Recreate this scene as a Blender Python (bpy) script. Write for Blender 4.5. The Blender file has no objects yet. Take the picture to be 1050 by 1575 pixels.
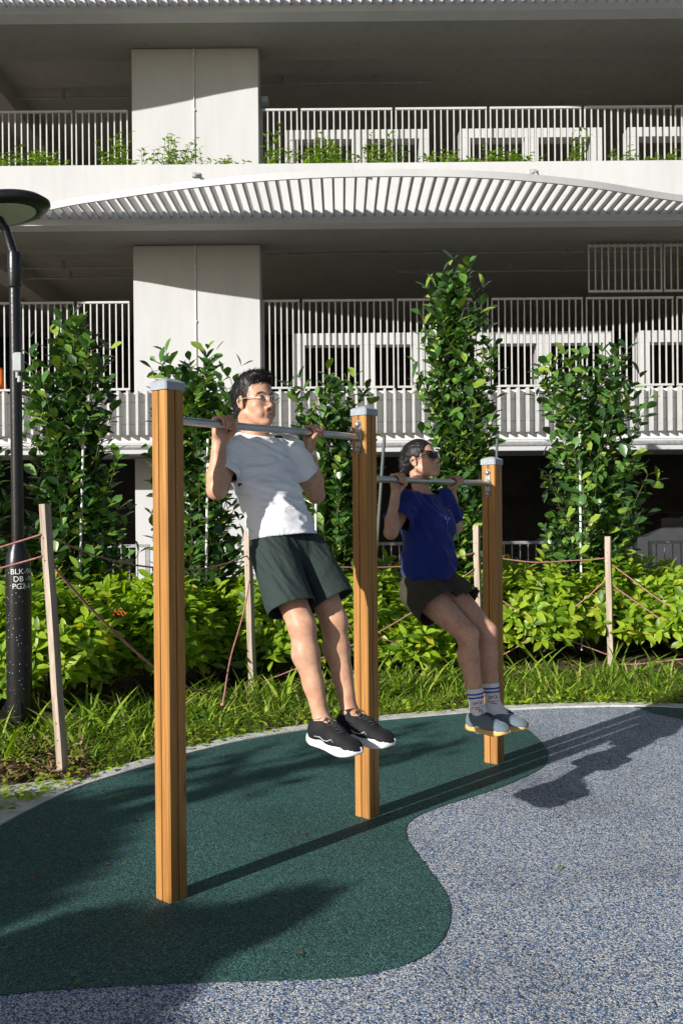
import bpy, math, random
import numpy as np
from mathutils import Vector, Matrix
from mathutils.bvhtree import BVHTree

# ------------------------------------------------------------------ camera, sky, sun, exposure
SC = bpy.context.scene
COL = SC.collection
ROLL = math.radians(.5); FPX = 1400.0; EYE = 1.5
cam_d = bpy.data.cameras.new('camera'); cam = bpy.data.objects.new('camera', cam_d); COL.objects.link(cam)
cam_d.sensor_fit = 'VERTICAL'; cam_d.sensor_height = 36; cam_d.sensor_width = 24
cam_d.lens = 36 * FPX / 1575; cam_d.clip_start = .05; cam_d.clip_end = 1000
c_, s_ = math.cos(ROLL), math.sin(ROLL)
cam.matrix_world = Matrix(((c_, s_, 0, 0), (0, 0, -1, 0), (-s_, c_, 0, EYE), (0, 0, 0, 1)))
SC.camera = cam
SUN_EL = math.radians(20.6); SUN_AZ = math.radians(44.8)      # light travels to +x,+y
world = bpy.data.worlds.new('World'); SC.world = world; world.use_nodes = True
wn = world.node_tree.nodes; wl = world.node_tree.links
sky = wn.new('ShaderNodeTexSky'); sky.sky_type = 'NISHITA'; sky.sun_disc = False
sky.sun_elevation = SUN_EL
sky.sun_rotation = math.pi + SUN_AZ
bg = wn.get('Background') or wn.new('ShaderNodeBackground'); bg.inputs['Strength'].default_value = .058
wl.new(sky.outputs[0], bg.inputs[0])
sun_d = bpy.data.lights.new('sun', 'SUN'); sun_d.energy = 5.0; sun_d.angle = math.radians(.53); sun_d.color = (1, .965, .91)
sun = bpy.data.objects.new('sun', sun_d); COL.objects.link(sun)
Ldir = Vector((math.sin(SUN_AZ) * math.cos(SUN_EL), math.cos(SUN_AZ) * math.cos(SUN_EL), -math.sin(SUN_EL)))
sun.rotation_euler = Ldir.to_track_quat('-Z', 'Y').to_euler(); sun.location = (-8, -8, 9)
SC.view_settings.view_transform = 'Standard'; SC.view_settings.look = 'None'
SC.view_settings.exposure = .42; SC.view_settings.gamma = 1
SC.cycles.max_bounces = 6; SC.cycles.transparent_max_bounces = 8

rng = np.random.default_rng(7)
random.seed(7)
Rv = np.array([c_, 0, -s_]); Uv = np.array([s_, 0, c_]); Wv = np.array([0, 1., 0]); Cv = np.array([0, 0, EYE])
def P(px, py, Y):                       # photo pixel at depth Y -> world point
    return Cv + Y * ((px - 525) / FPX * Rv - (py - 787.5) / FPX * Uv + Wv)
def G(px, py, z=0.):                    # photo pixel on the level z
    r = (px - 525) / FPX * Rv - (py - 787.5) / FPX * Uv + Wv
    return Cv + (z - EYE) / r[2] * r

# ------------------------------------------------------------------ object helpers
def meta(o, label=None, cat=None, group=None, kind=None):
    if label: o['label'] = label
    if cat: o['category'] = cat
    if group: o['group'] = group
    if kind: o['kind'] = kind
    return o
def empty(name, loc=(0, 0, 0), rz=0., **k):
    o = bpy.data.objects.new(name, None); COL.objects.link(o); o.location = loc; o.rotation_euler[2] = rz
    o.empty_display_size = .1
    return meta(o, **k)
def link_mesh(name, me, mats=None, parent=None, smooth=False, **k):
    o = bpy.data.objects.new(name, me); COL.objects.link(o)
    if mats is not None:
        for m in (mats if isinstance(mats, (list, tuple)) else [mats]): me.materials.append(m)
    if parent: o.parent = parent
    if smooth: me.polygons.foreach_set('use_smooth', np.ones(len(me.polygons), dtype=bool))
    return meta(o, **k)
def np_mesh(name, V, quads=None, tris=None, mat_idx=None):
    me = bpy.data.meshes.new(name)
    V = np.asarray(V, dtype=np.float32)
    nq = 0 if quads is None else len(quads); nt = 0 if tris is None else len(tris)
    idx = []; start = []; tot = []
    if nq: idx.append(np.asarray(quads, np.int32).ravel()); start.append(np.arange(nq) * 4); tot.append(np.full(nq, 4))
    if nt: idx.append(np.asarray(tris, np.int32).ravel()); start.append(nq * 4 + np.arange(nt) * 3); tot.append(np.full(nt, 3))
    idx = np.concatenate(idx); start = np.concatenate(start).astype(np.int32); tot = np.concatenate(tot).astype(np.int32)
    me.vertices.add(len(V)); me.vertices.foreach_set('co', V.ravel())
    me.loops.add(len(idx)); me.loops.foreach_set('vertex_index', idx.astype(np.int32))
    me.polygons.add(nq + nt); me.polygons.foreach_set('loop_start', start); me.polygons.foreach_set('loop_total', tot)
    if mat_idx is not None: me.polygons.foreach_set('material_index', np.asarray(mat_idx, np.int32))
    me.update(calc_edges=True); me.validate()
    return me
class MB:
    """collects faces for ONE mesh object"""
    def __init__(s): s.v = []; s.f = []; s.m = []; s.cm = 0
    def add(s, V, F):
        b = len(s.v); s.v += [tuple(map(float, p)) for p in V]; s.f += [tuple(b + i for i in f) for f in F]; s.m += [s.cm] * len(F)
        return s
    def box(s, lo, hi, bev=0.):
        x0, y0, z0 = lo; x1, y1, z1 = hi
        if bev <= 0:
            V = [(x0, y0, z0), (x1, y0, z0), (x1, y1, z0), (x0, y1, z0), (x0, y0, z1), (x1, y0, z1), (x1, y1, z1), (x0, y1, z1)]
            F = [(3, 2, 1, 0), (4, 5, 6, 7), (0, 1, 5, 4), (1, 2, 6, 5), (2, 3, 7, 6), (3, 0, 4, 7)]
            return s.add(V, F)
        b = bev
        def ring(z, i): return [(x0 + i + b, y0 + i, z), (x1 - i - b, y0 + i, z), (x1 - i, y0 + i + b, z), (x1 - i, y1 - i - b, z), (x1 - i - b, y1 - i, z), (x0 + i + b, y1 - i, z), (x0 + i, y1 - i - b, z), (x0 + i, y0 + i + b, z)]
        V = ring(z0, b) + ring(z0 + b, 0) + ring(z1 - b, 0) + ring(z1, b)
        F = [tuple(range(7, -1, -1)), tuple(range(24, 32))]
        for k in range(3):
            for i in range(8): j = (i + 1) % 8; F.append((k * 8 + i, k * 8 + j, k * 8 + 8 + j, k * 8 + 8 + i))
        return s.add(V, F)
    def tube(s, pts, r, n=10, cap=True):
        pts = [Vector(p) for p in pts]; rs = r if isinstance(r, (list, tuple, np.ndarray)) else [r] * len(pts)
        V = []; F = []; prev = None
        for i, p in enumerate(pts):
            t = (pts[min(i + 1, len(pts) - 1)] - pts[max(i - 1, 0)]).normalized()
            if prev is None:
                a = Vector((0, 0, 1)) if abs(t.z) < .9 else Vector((1, 0, 0)); u = t.cross(a).normalized()
            else:
                u = (prev - t * prev.dot(t)).normalized()
            prev = u; w = t.cross(u)
            for k in range(n):
                a = 2 * math.pi * k / n; V.append(p + (u * math.cos(a) + w * math.sin(a)) * rs[i])
        for i in range(len(pts) - 1):
            for k in range(n):
                j = (k + 1) % n; F.append((i * n + k, i * n + j, i * n + n + j, i * n + n + k))
        if cap: F.append(tuple(range(n - 1, -1, -1))); F.append(tuple(range((len(pts) - 1) * n, len(pts) * n)))
        return s.add(V, F)
    def lathe(s, prof, origin=(0, 0, 0), n=24, M=None):
        V = []; F = []; o = Vector(origin); m = len(prof)
        for r, z in prof:
            for k in range(n):
                a = 2 * math.pi * k / n; p = Vector((r * math.cos(a), r * math.sin(a), z))
                V.append((M @ p if M else p) + o)
        for i in range(m - 1):
            for k in range(n):
                j = (k + 1) % n; F.append((i * n + k, i * n + j, i * n + n + j, i * n + n + k))
        F.append(tuple(range(n - 1, -1, -1))); F.append(tuple(range((m - 1) * n, m * n)))
        return s.add(V, F)
    def prism(s, poly, z0, z1):
        n = len(poly); V = [(p[0], p[1], z0) for p in poly] + [(p[0], p[1], z1) for p in poly]
        F = [tuple(range(n - 1, -1, -1)), tuple(range(n, 2 * n))] + [(i, (i + 1) % n, n + (i + 1) % n, n + i) for i in range(n)]
        return s.add(V, F)
    def quad(s, a, b, c, d): return s.add([a, b, c, d], [(0, 1, 2, 3)])
    def build(s, name, mats, parent=None, smooth=False, angle=None, **k):
        me = bpy.data.meshes.new(name); me.from_pydata(s.v, [], s.f); me.update()
        if any(s.m): me.polygons.foreach_set('material_index', s.m)
        o = link_mesh(name, me, mats, parent, smooth or angle is not None, **k)
        if angle is not None: me.set_sharp_from_angle(angle=math.radians(angle))
        return o

# ------------------------------------------------------------------ materials
def new_mat(name):
    m = bpy.data.materials.new(name); m.use_nodes = True
    nt = m.node_tree; b = nt.nodes['Principled BSDF']; return m, nt, b
def N(nt, t, **k):
    n = nt.nodes.new(t)
    for a, v in k.items():
        if a in n.inputs: n.inputs[a].default_value = v
        else: setattr(n, a, v)
    return n
def ramp(nt, fac, stops, interp='LINEAR'):
    r = nt.nodes.new('ShaderNodeValToRGB'); r.color_ramp.interpolation = interp
    e = r.color_ramp.elements
    while len(e) < len(stops): e.new(.5)
    for el, (p, c) in zip(e, stops): el.position = p; el.color = (*c, 1)
    nt.links.new(fac, r.inputs[0]); return r
def coords(nt, scale=(1, 1, 1), kind='Object'):
    tc = nt.nodes.new('ShaderNodeTexCoord'); mp = nt.nodes.new('ShaderNodeMapping'); mp.inputs['Scale'].default_value = scale
    nt.links.new(tc.outputs[kind], mp.inputs[0]); return mp.outputs[0]
def noise_mat(name, ca, cb, scale=5, rough=.6, bump=.1, bscale=60, spec=.3, metal=0, stretch=(1, 1, 1), detail=5, lo=.3, hi=.7, bdist=.01):
    m, nt, b = new_mat(name); v = coords(nt, stretch)
    n = N(nt, 'ShaderNodeTexNoise', Scale=scale, Detail=detail); nt.links.new(v, n.inputs['Vector'])
    r = ramp(nt, n.outputs[0], [(lo, ca), (hi, cb)]); nt.links.new(r.outputs[0], b.inputs['Base Color'])
    b.inputs['Roughness'].default_value = rough; b.inputs['Metallic'].default_value = metal
    b.inputs['Specular IOR Level'].default_value = spec
    if bump:
        n2 = N(nt, 'ShaderNodeTexNoise', Scale=bscale, Detail=4); nt.links.new(v, n2.inputs['Vector'])
        bp = N(nt, 'ShaderNodeBump', Strength=bump, Distance=bdist); nt.links.new(n2.outputs[0], bp.inputs['Height']); nt.links.new(bp.outputs[0], b.inputs['Normal'])
    return m
def leaf_mat(name, stops, rough=.3, spec=.5, trans=.25, tcol=None):
    m, nt, b = new_mat(name)
    g = N(nt, 'ShaderNodeNewGeometry'); r = ramp(nt, g.outputs['Random Per Island'], stops)
    n = N(nt, 'ShaderNodeTexNoise', Scale=22., Detail=2); nt.links.new(coords(nt), n.inputs['Vector'])
    mx = N(nt, 'ShaderNodeMix', data_type='RGBA', blend_type='MULTIPLY'); mx.inputs[0].default_value = .5
    nt.links.new(r.outputs[0], mx.inputs[6]); rr = ramp(nt, n.outputs[0], [(.3, (.6, .6, .6)), (.7, (1.25, 1.25, 1.1))]); nt.links.new(rr.outputs[0], mx.inputs[7])
    nt.links.new(mx.outputs[2], b.inputs['Base Color']); b.inputs['Roughness'].default_value = rough; b.inputs['Specular IOR Level'].default_value = spec
    t = N(nt, 'ShaderNodeBsdfTranslucent'); ms = N(nt, 'ShaderNodeMixShader'); ms.inputs[0].default_value = trans
    hs = N(nt, 'ShaderNodeHueSaturation', Saturation=1.1, Value=1.5); nt.links.new(mx.outputs[2], hs.inputs['Color']); nt.links.new(hs.outputs[0], t.inputs[0])
    nt.links.new(b.outputs[0], ms.inputs[1]); nt.links.new(t.outputs[0], ms.inputs[2]); nt.links.new(ms.outputs[0], nt.nodes['Material Output'].inputs[0])
    return m
def granule_mat(name, stops, scale=170, rough=.75, tint=None):
    m, nt, b = new_mat(name); v = coords(nt)
    # slightly warped, elongated chips
    nz = N(nt, 'ShaderNodeTexNoise', Scale=90., Detail=1); nt.links.new(v, nz.inputs['Vector'])
    ad = N(nt, 'ShaderNodeMix', data_type='RGBA', blend_type='LINEAR_LIGHT'); ad.inputs[0].default_value = .006
    nt.links.new(v, ad.inputs[6]); nt.links.new(nz.outputs['Color'], ad.inputs[7])
    vo = N(nt, 'ShaderNodeTexVoronoi', Scale=scale); nt.links.new(ad.outputs[2], vo.inputs['Vector'])
    sp = N(nt, 'ShaderNodeSeparateColor'); nt.links.new(vo.outputs['Color'], sp.inputs[0])
    r = ramp(nt, sp.outputs[0], stops, 'CONSTANT')
    ed = ramp(nt, vo.outputs['Distance'], [(.25, (1, 1, 1)), (.8, (.4, .4, .4))])
    mx = N(nt, 'ShaderNodeMix', data_type='RGBA', blend_type='MULTIPLY'); mx.inputs[0].default_value = 1
    nt.links.new(r.outputs[0], mx.inputs[6]); nt.links.new(ed.outputs[0], mx.inputs[7])
    big = N(nt, 'ShaderNodeTexNoise', Scale=1.3, Detail=5); nt.links.new(v, big.inputs['Vector'])
    br = ramp(nt, big.outputs[0], [(.3, (.74, .74, .74)), (.5, (1., 1., 1.)), (.72, (1.12, 1.12, 1.12))])
    m2 = N(nt, 'ShaderNodeMix', data_type='RGBA', blend_type='MULTIPLY'); m2.inputs[0].default_value = 1
    nt.links.new(mx.outputs[2], m2.inputs[6]); nt.links.new(br.outputs[0], m2.inputs[7])
    nt.links.new(m2.outputs[2], b.inputs['Base Color']); b.inputs['Roughness'].default_value = rough; b.inputs['Specular IOR Level'].default_value = .35
    bp = N(nt, 'ShaderNodeBump', Strength=.7, Distance=.004, invert=True); nt.links.new(vo.outputs['Distance'], bp.inputs['Height']); nt.links.new(bp.outputs[0], b.inputs['Normal'])
    return m
def wood_mat(name, ca, cb, cc, knots=True):
    m, nt, b = new_mat(name); v = coords(nt, (14, 14, .6))
    n = N(nt, 'ShaderNodeTexNoise', Scale=2.2, Detail=6, Distortion=.6); nt.links.new(v, n.inputs['Vector'])
    r = ramp(nt, n.outputs[0], [(.25, ca), (.5, cb), (.75, cc)])
    v2 = coords(nt, (150, 150, 3)); n2 = N(nt, 'ShaderNodeTexNoise', Scale=1.5, Detail=3); nt.links.new(v2, n2.inputs['Vector'])
    r2 = ramp(nt, n2.outputs[0], [(.35, (.62, .58, .55)), (.6, (1.1, 1.1, 1.1))])
    mx = N(nt, 'ShaderNodeMix', data_type='RGBA', blend_type='MULTIPLY'); mx.inputs[0].default_value = .6
    nt.links.new(r.outputs[0], mx.inputs[6]); nt.links.new(r2.outputs[0], mx.inputs[7]); out = mx.outputs[2]
    if knots:
        vk = coords(nt, (5, 5, 2.6)); vo = N(nt, 'ShaderNodeTexVoronoi', Scale=1.); nt.links.new(vk, vo.inputs['Vector'])
        rk = ramp(nt, vo.outputs['Distance'], [(.07, (.22, .13, .08)), (.13, (.75, .7, .65)), (.2, (1, 1, 1))])
        m3 = N(nt, 'ShaderNodeMix', data_type='RGBA', blend_type='MULTIPLY'); m3.inputs[0].default_value = .8
        nt.links.new(out, m3.inputs[6]); nt.links.new(rk.outputs[0], m3.inputs[7]); out = m3.outputs[2]
    nt.links.new(out, b.inputs['Base Color']); b.inputs['Roughness'].default_value = .5; b.inputs['Specular IOR Level'].default_value = .35
    bp = N(nt, 'ShaderNodeBump', Strength=.25, Distance=.003); nt.links.new(n2.outputs[0], bp.inputs['Height']); nt.links.new(bp.outputs[0], b.inputs['Normal'])
    return m
def plain(name, c, rough=.5, metal=0, spec=.4, **k):
    return noise_mat(name, tuple(x * .9 for x in c), tuple(min(1, x * 1.08) for x in c), 8, rough, k.get('bump', .05), k.get('bscale', 120), spec, metal, bdist=k.get('bdist', .003))
def wall_mat(name, c, grime=.75):
    m, nt, b = new_mat(name)
    n = N(nt, 'ShaderNodeTexNoise', Scale=1.2, Detail=7, Roughness=.65); nt.links.new(coords(nt, (1, 1, .35)), n.inputs['Vector'])
    r = ramp(nt, n.outputs[0], [(.3, tuple(x * .9 for x in c)), (.6, c), (.8, tuple(min(1, x * 1.04) for x in c))])
    s = N(nt, 'ShaderNodeTexNoise', Scale=1., Detail=4); nt.links.new(coords(nt, (9, 9, .8)), s.inputs['Vector'])
    r2 = ramp(nt, s.outputs[0], [(.28, (grime, grime, grime * .97)), (.5, (1, 1, 1))])
    mx = N(nt, 'ShaderNodeMix', data_type='RGBA', blend_type='MULTIPLY'); mx.inputs[0].default_value = .35
    nt.links.new(r.outputs[0], mx.inputs[6]); nt.links.new(r2.outputs[0], mx.inputs[7]); nt.links.new(mx.outputs[2], b.inputs['Base Color'])
    b.inputs['Roughness'].default_value = .8; b.inputs['Specular IOR Level'].default_value = .2
    n3 = N(nt, 'ShaderNodeTexNoise', Scale=55., Detail=4); nt.links.new(coords(nt), n3.inputs['Vector'])
    bp = N(nt, 'ShaderNodeBump', Strength=.12, Distance=.006); nt.links.new(n3.outputs[0], bp.inputs['Height']); nt.links.new(bp.outputs[0], b.inputs['Normal'])
    return m
def skin_mat(name, c, sss=.08):
    m, nt, b = new_mat(name); v = coords(nt)
    n = N(nt, 'ShaderNodeTexNoise', Scale=14., Detail=5); nt.links.new(v, n.inputs['Vector'])
    r = ramp(nt, n.outputs[0], [(.3, (c[0] * .88, c[1] * .78, c[2] * .74)), (.55, c), (.8, (min(1, c[0] * 1.06), c[1] * 1.06, c[2] * 1.04))])
    nt.links.new(r.outputs[0], b.inputs['Base Color']); b.inputs['Roughness'].default_value = .48; b.inputs['Specular IOR Level'].default_value = .4
    nv = N(nt, 'ShaderNodeTexNoise', Scale=45., Detail=4); nt.links.new(v, nv.inputs['Vector']); rv = ramp(nt, nv.outputs[0], [(.35, (.86, .78, .75)), (.6, (1.04, 1.02, 1.))]); mz = N(nt, 'ShaderNodeMix', data_type='RGBA', blend_type='MULTIPLY'); mz.inputs[0].default_value = .7
    nt.links.new(r.outputs[0], mz.inputs[6]); nt.links.new(rv.outputs[0], mz.inputs[7]); nt.links.new(mz.outputs[2], b.inputs['Base Color'])
    b.inputs['Subsurface Weight'].default_value = sss; b.inputs['Subsurface Radius'].default_value = (1, .35, .2); b.inputs['Subsurface Scale'].default_value = .008
    n2 = N(nt, 'ShaderNodeTexNoise', Scale=260., Detail=3); nt.links.new(v, n2.inputs['Vector'])
    bp = N(nt, 'ShaderNodeBump', Strength=.15, Distance=.001); nt.links.new(n2.outputs[0], bp.inputs['Height']); nt.links.new(bp.outputs[0], b.inputs['Normal'])
    return m
def cloth_mat(name, c, rough=.85, wr=.35, wscale=9., sheen=.2):
    m, nt, b = new_mat(name); v = coords(nt)
    n = N(nt, 'ShaderNodeTexNoise', Scale=6., Detail=5); nt.links.new(v, n.inputs['Vector'])
    r = ramp(nt, n.outputs[0], [(.3, tuple(x * .92 for x in c)), (.7, tuple(min(1, x * 1.05) for x in c))]); nt.links.new(r.outputs[0], b.inputs['Base Color'])
    b.inputs['Roughness'].default_value = rough; b.inputs['Sheen Weight'].default_value = sheen; b.inputs['Specular IOR Level'].default_value = .2
    n2 = N(nt, 'ShaderNodeTexNoise', Scale=wscale, Detail=3, Distortion=1.2); nt.links.new(v, n2.inputs['Vector'])
    n3 = N(nt, 'ShaderNodeTexNoise', Scale=450., Detail=2); nt.links.new(v, n3.inputs['Vector'])
    b1 = N(nt, 'ShaderNodeBump', Strength=wr, Distance=.02); nt.links.new(n2.outputs[0], b1.inputs['Height'])
    b2 = N(nt, 'ShaderNodeBump', Strength=.2, Distance=.001); nt.links.new(n3.outputs[0], b2.inputs['Height']); nt.links.new(b1.outputs[0], b2.inputs['Normal']); nt.links.new(b2.outputs[0], b.inputs['Normal'])
    return m

M = {}
M['blue_mat'] = granule_mat('blue_granules', [(0, (.05, .07, .12)), (.18, (.12, .25, .52)), (.38, (.36, .44, .56)), (.52, (.76, .76, .75)), (.78, (.32, .35, .38)), (.88, (.88, .89, .88))], 190)
M['green_mat'] = granule_mat('green_granules', [(0, (.02, .09, .08)), (.25, (.045, .14, .13)), (.55, (.07, .185, .17)), (.8, (.02, .045, .045)), (.9, (.12, .28, .25))], 185)
M['soil'] = noise_mat('soil', (.05, .035, .02), (.14, .1, .06), 14, .95, .8, 40, .1, bdist=.03)
M['ground'] = noise_mat('ground_far', (.04, .05, .03), (.08, .08, .05), 2, .9, .3, 30)
M['concrete'] = noise_mat('concrete', (.36, .36, .34), (.52, .51, .48), 5, .85, .35, 60, .2, bdist=.006)
M['kerb'] = noise_mat('kerb_concrete', (.42, .41, .38), (.66, .65, .61), 12, .85, .5, 50, .2, bdist=.008)
M['wall'] = wall_mat('painted_wall', (.535, .54, .545), .86)
M['inner'] = wall_mat('inner_concrete', (.42, .4, .35), .6)
M['panel'] = wall_mat('lightened_wall', (.72, .72, .7), .85)  # wall paint lightened to stand in for light bounced between the fins
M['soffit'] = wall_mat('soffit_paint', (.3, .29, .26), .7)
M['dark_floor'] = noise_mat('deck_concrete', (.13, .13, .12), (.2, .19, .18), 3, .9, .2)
M['dark_back'] = noise_mat('back_wall_dark', (.03, .03, .03), (.06, .06, .055), 2, .9, .1)  # near-black colour stands in for the unlit depth of the decks
M['white_steel'] = plain('white_painted_steel', (.52, .52, .51), .45)
M['wood'] = wood_mat('stained_timber', (.3, .135, .035), (.4, .19, .05), (.5, .26, .08))
M['stake'] = wood_mat('weathered_stake', (.26, .2, .15), (.42, .34, .27), (.52, .44, .36), False)
M['steel'] = noise_mat('brushed_steel', (.42, .41, .4), (.6, .59, .57), 6, .32, .15, 300, .5, .95, (1, 1, 1), bdist=.001)
M['cast'] = noise_mat('cast_fitting', (.3, .3, .29), (.45, .45, .43), 30, .5, .3, 200, .5, .7, bdist=.002)
M['cap'] = noise_mat('grey_cap', (.27, .3, .33), (.36, .39, .42), 20, .6, .2, 150)
M['black_metal'] = noise_mat('black_enamel', (.008, .008, .009), (.014, .014, .016), 10, .3, .1, 60, .5)
bm = M['black_metal']; bn = bm.node_tree; bb = bn.nodes['Principled BSDF']; src = bb.inputs['Base Color'].links[0].from_socket
vs = N(bn, 'ShaderNodeTexVoronoi', Scale=42.); bn.links.new(coords(bn), vs.inputs['Vector']); nn = N(bn, 'ShaderNodeTexNoise', Scale=5., Detail=2); bn.links.new(coords(bn), nn.inputs['Vector'])
ma = N(bn, 'ShaderNodeMath', operation='ADD'); bn.links.new(vs.outputs['Distance'], ma.inputs[0]); mb_ = N(bn, 'ShaderNodeMath', operation='MULTIPLY'); mb_.inputs[1].default_value = -.2; bn.links.new(nn.outputs[0], mb_.inputs[0]); bn.links.new(mb_.outputs[0], ma.inputs[1])
rs = ramp(bn, ma.outputs[0], [(.0, (1, 1, 1)), (.03, (0, 0, 0))]); mx_ = N(bn, 'ShaderNodeMix', data_type='RGBA'); sz_ = N(bn, 'ShaderNodeSeparateXYZ'); bn.links.new(coords(bn), sz_.inputs[0]); lt = N(bn, 'ShaderNodeMath', operation='LESS_THAN'); lt.inputs[1].default_value = 1.15; bn.links.new(sz_.outputs[2], lt.inputs[0]); ml = N(bn, 'ShaderNodeMath', operation='MULTIPLY'); bn.links.new(lt.outputs[0], ml.inputs[0]); bn.links.new(rs.outputs[0], ml.inputs[1]); bn.links.new(ml.outputs[0], mx_.inputs[0]); bn.links.new(src, mx_.inputs[6]); mx_.inputs[7].default_value = (.45, .45, .42, 1); bn.links.new(mx_.outputs[2], bb.inputs['Base Color'])
M['white_paint'] = plain('white_paint', (.8, .8, .78), .6)
M['lens'] = plain('lamp_lens', (.6, .64, .52), .35)
M['grey_plastic'] = plain('grey_plastic', (.4, .42, .42), .5)
M['rope'] = noise_mat('rope', (.28, .05, .06), (.62, .34, .33), 160, .8, .6, 200, .2, bdist=.003)
M['galv'] = noise_mat('galvanised', (.28, .28, .28), (.42, .42, .42), 20, .4, .1, 80, .5, .3)
M['bark'] = noise_mat('bark', (.05, .035, .02), (.13, .1, .07), 20, .9, .7, 60, bdist=.01)
M['twig'] = noise_mat('green_twig', (.05, .07, .02), (.12, .12, .05), 20, .8, .4, 60)
M['dark_pole'] = plain('dark_grey_pole', (.1, .11, .11), .6)
M['cord'] = plain('dull_cord', (.07, .08, .3), .8)
M['clusia'] = leaf_mat('broad_leaf', [(0, (.022, .065, .016)), (.5, (.055, .145, .025)), (.8, (.11, .24, .035)), (.93, (.22, .33, .035)), (1, (.28, .38, .05))], .36, .95, .12)
M['ixora'] = leaf_mat('shrub_leaf', [(0, (.08, .17, .015)), (.3, (.2, .34, .022)), (.7, (.34, .48, .03)), (.93, (.4, .52, .045)), (1, (.5, .46, .05))], .42, .5, .45)
M['grass'] = leaf_mat('grass_blade', [(0, (.07, .15, .015)), (.4, (.15, .28, .025)), (.75, (.32, .45, .04)), (.93, (.42, .5, .09)), (1, (.45, .36, .2))], .5, .3, .35)
M['litter'] = leaf_mat('dry_leaf', [(0, (.12, .07, .035)), (.6, (.24, .16, .09)), (1, (.38, .28, .17))], .8, .2, .1)
M['vine'] = leaf_mat('trailing_leaf', [(0, (.12, .24, .02)), (.6, (.24, .4, .035)), (1, (.4, .5, .07))], .45, .4, .35)
M['flower'] = plain('orange_flower', (.8, .16, .05), .6)
M['skin_m'] = skin_mat('skin_a', (.56, .33, .22)); M['skin_w'] = skin_mat('skin_b', (.53, .315, .225))
M['hair'] = noise_mat('black_hair', (.004, .0035, .0035), (.015, .013, .012), 120, .5, .6, 90, .35, 0, (1, 1, .15), bdist=.006)
M['shirt_m'] = cloth_mat('white_jersey', (.82, .82, .84), .9, .3, 11)
M['shorts_m'] = cloth_mat('dark_green_nylon', (.026, .04, .037), .75, .3, 12, .05)
M['shirt_w'] = cloth_mat('blue_jersey', (.008, .02, .16), .75, .5, 7, .1)
M['shorts_w'] = cloth_mat('olive_nylon', (.05, .046, .03), .8, .35, 12, .02)
M['shoe_black'] = cloth_mat('black_mesh', (.013, .013, .015), .7, .1, 60, .03)
M['shoe_blue'] = cloth_mat('grey_blue_knit', (.115, .155, .19), .8, .1, 60)
M['lace_black'] = plain('dark_lace', (.05, .05, .055), .8); M['sole_white'] = plain('white_foam', (.8, .8, .8), .6); M['sole_gum'] = plain('gum_rubber', (.58, .36, .12), .55)
M['silver'] = plain('silver_print', (.5, .5, .52), .35, .3); M['sock'] = cloth_mat('white_sock', (.72, .72, .74), .9, .15, 40)
M['stripe'] = plain('blue_stripe', (.04, .06, .32), .8); M['redprint'] = plain('red_print', (.4, .04, .05), .8)
M['eye'] = plain('eye_white', (.6, .57, .54), .25, bump=0); M['iris'] = plain('dark_iris', (.02, .012, .01), .2, bump=0)
M['lip'] = plain('lip', (.5, .24, .19), .45); M['brow'] = plain('brow', (.03, .022, .02), .8)
M['frame'] = plain('spectacle_frame', (.5, .5, .48), .3, .6); M['dark_lens'] = plain('dark_lens', (.02, .01, .012), .08, 0, .7, bump=0)
M['strap'] = plain('white_strap', (.75, .75, .74), .5); M['gold'] = plain('gold', (.7, .45, .15), .3, .9)
M['orange'] = plain('orange_plastic', (.8, .18, .02), .5)
M['carpaint'] = plain('dark_car_paint', (.1, .1, .11), .25, .5); M['glass'] = plain('dark_glass', (.02, .025, .03), .05, 0, .8, bump=0); M['tyre'] = plain('tyre', (.02, .02, .02), .8)
# clear spectacle lens
gm, gnt, gb = new_mat('clear_lens'); gt = N(gnt, 'ShaderNodeBsdfTransparent'); gg = N(gnt, 'ShaderNodeBsdfGlossy', Roughness=.03); gx = N(gnt, 'ShaderNodeMixShader'); gx.inputs[0].default_value = .1
gnt.links.new(gt.outputs[0], gx.inputs[1]); gnt.links.new(gg.outputs[0], gx.inputs[2]); gnt.links.new(gx.outputs[0], gnt.nodes['Material Output'].inputs[0]); M['clear'] = gm

# ------------------------------------------------------------------ ground, safety surface, kerb
def catmull(pts, n=8):
    p = [np.array(q, float) for q in pts]; p = [2 * p[0] - p[1]] + p + [2 * p[-1] - p[-2]]; out = []
    for i in range(1, len(p) - 2):
        for k in range(n):
            t = k / n; a, b, c, d = p[i - 1:i + 3]
            out.append(.5 * (2 * b + (c - a) * t + (2 * a - 5 * b + 4 * c - d) * t * t + (3 * b - a - 3 * c + d) * t ** 3))
    out.append(p[-2]); return out
edge_px = [(-330, 1480), (-120, 1345), (0, 1272), (60, 1240), (110, 1217), (150, 1203), (235, 1177), (300, 1158), (400, 1135), (500, 1119), (585, 1109), (700, 1099), (745, 1095), (830, 1090), (900, 1088), (960, 1087), (1050, 1090), (1200, 1101), (1500, 1122)]
EDGE = [G(*p)[:2] for p in catmull(edge_px, 6)]
def sheet(name, poly, z, mat, kind='structure', **k):
    from mathutils.geometry import tessellate_polygon
    vs = [Vector((float(p[0]), float(p[1]), 0)) for p in poly]
    tr = tessellate_polygon([vs]); m = MB(); m.add([(v.x, v.y, z) for v in vs], tr)
    o = m.build(name, mat, kind=kind, **k)
    me = o.data
    if me.polygons[0].normal.z < 0: me.flip_normals()
    return o
m = MB(); m.quad((-90, -60, -.05), (90, -60, -.05), (90, 130, -.05), (-90, 130, -.05)); m.build('ground', M['ground'], kind='structure')
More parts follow.
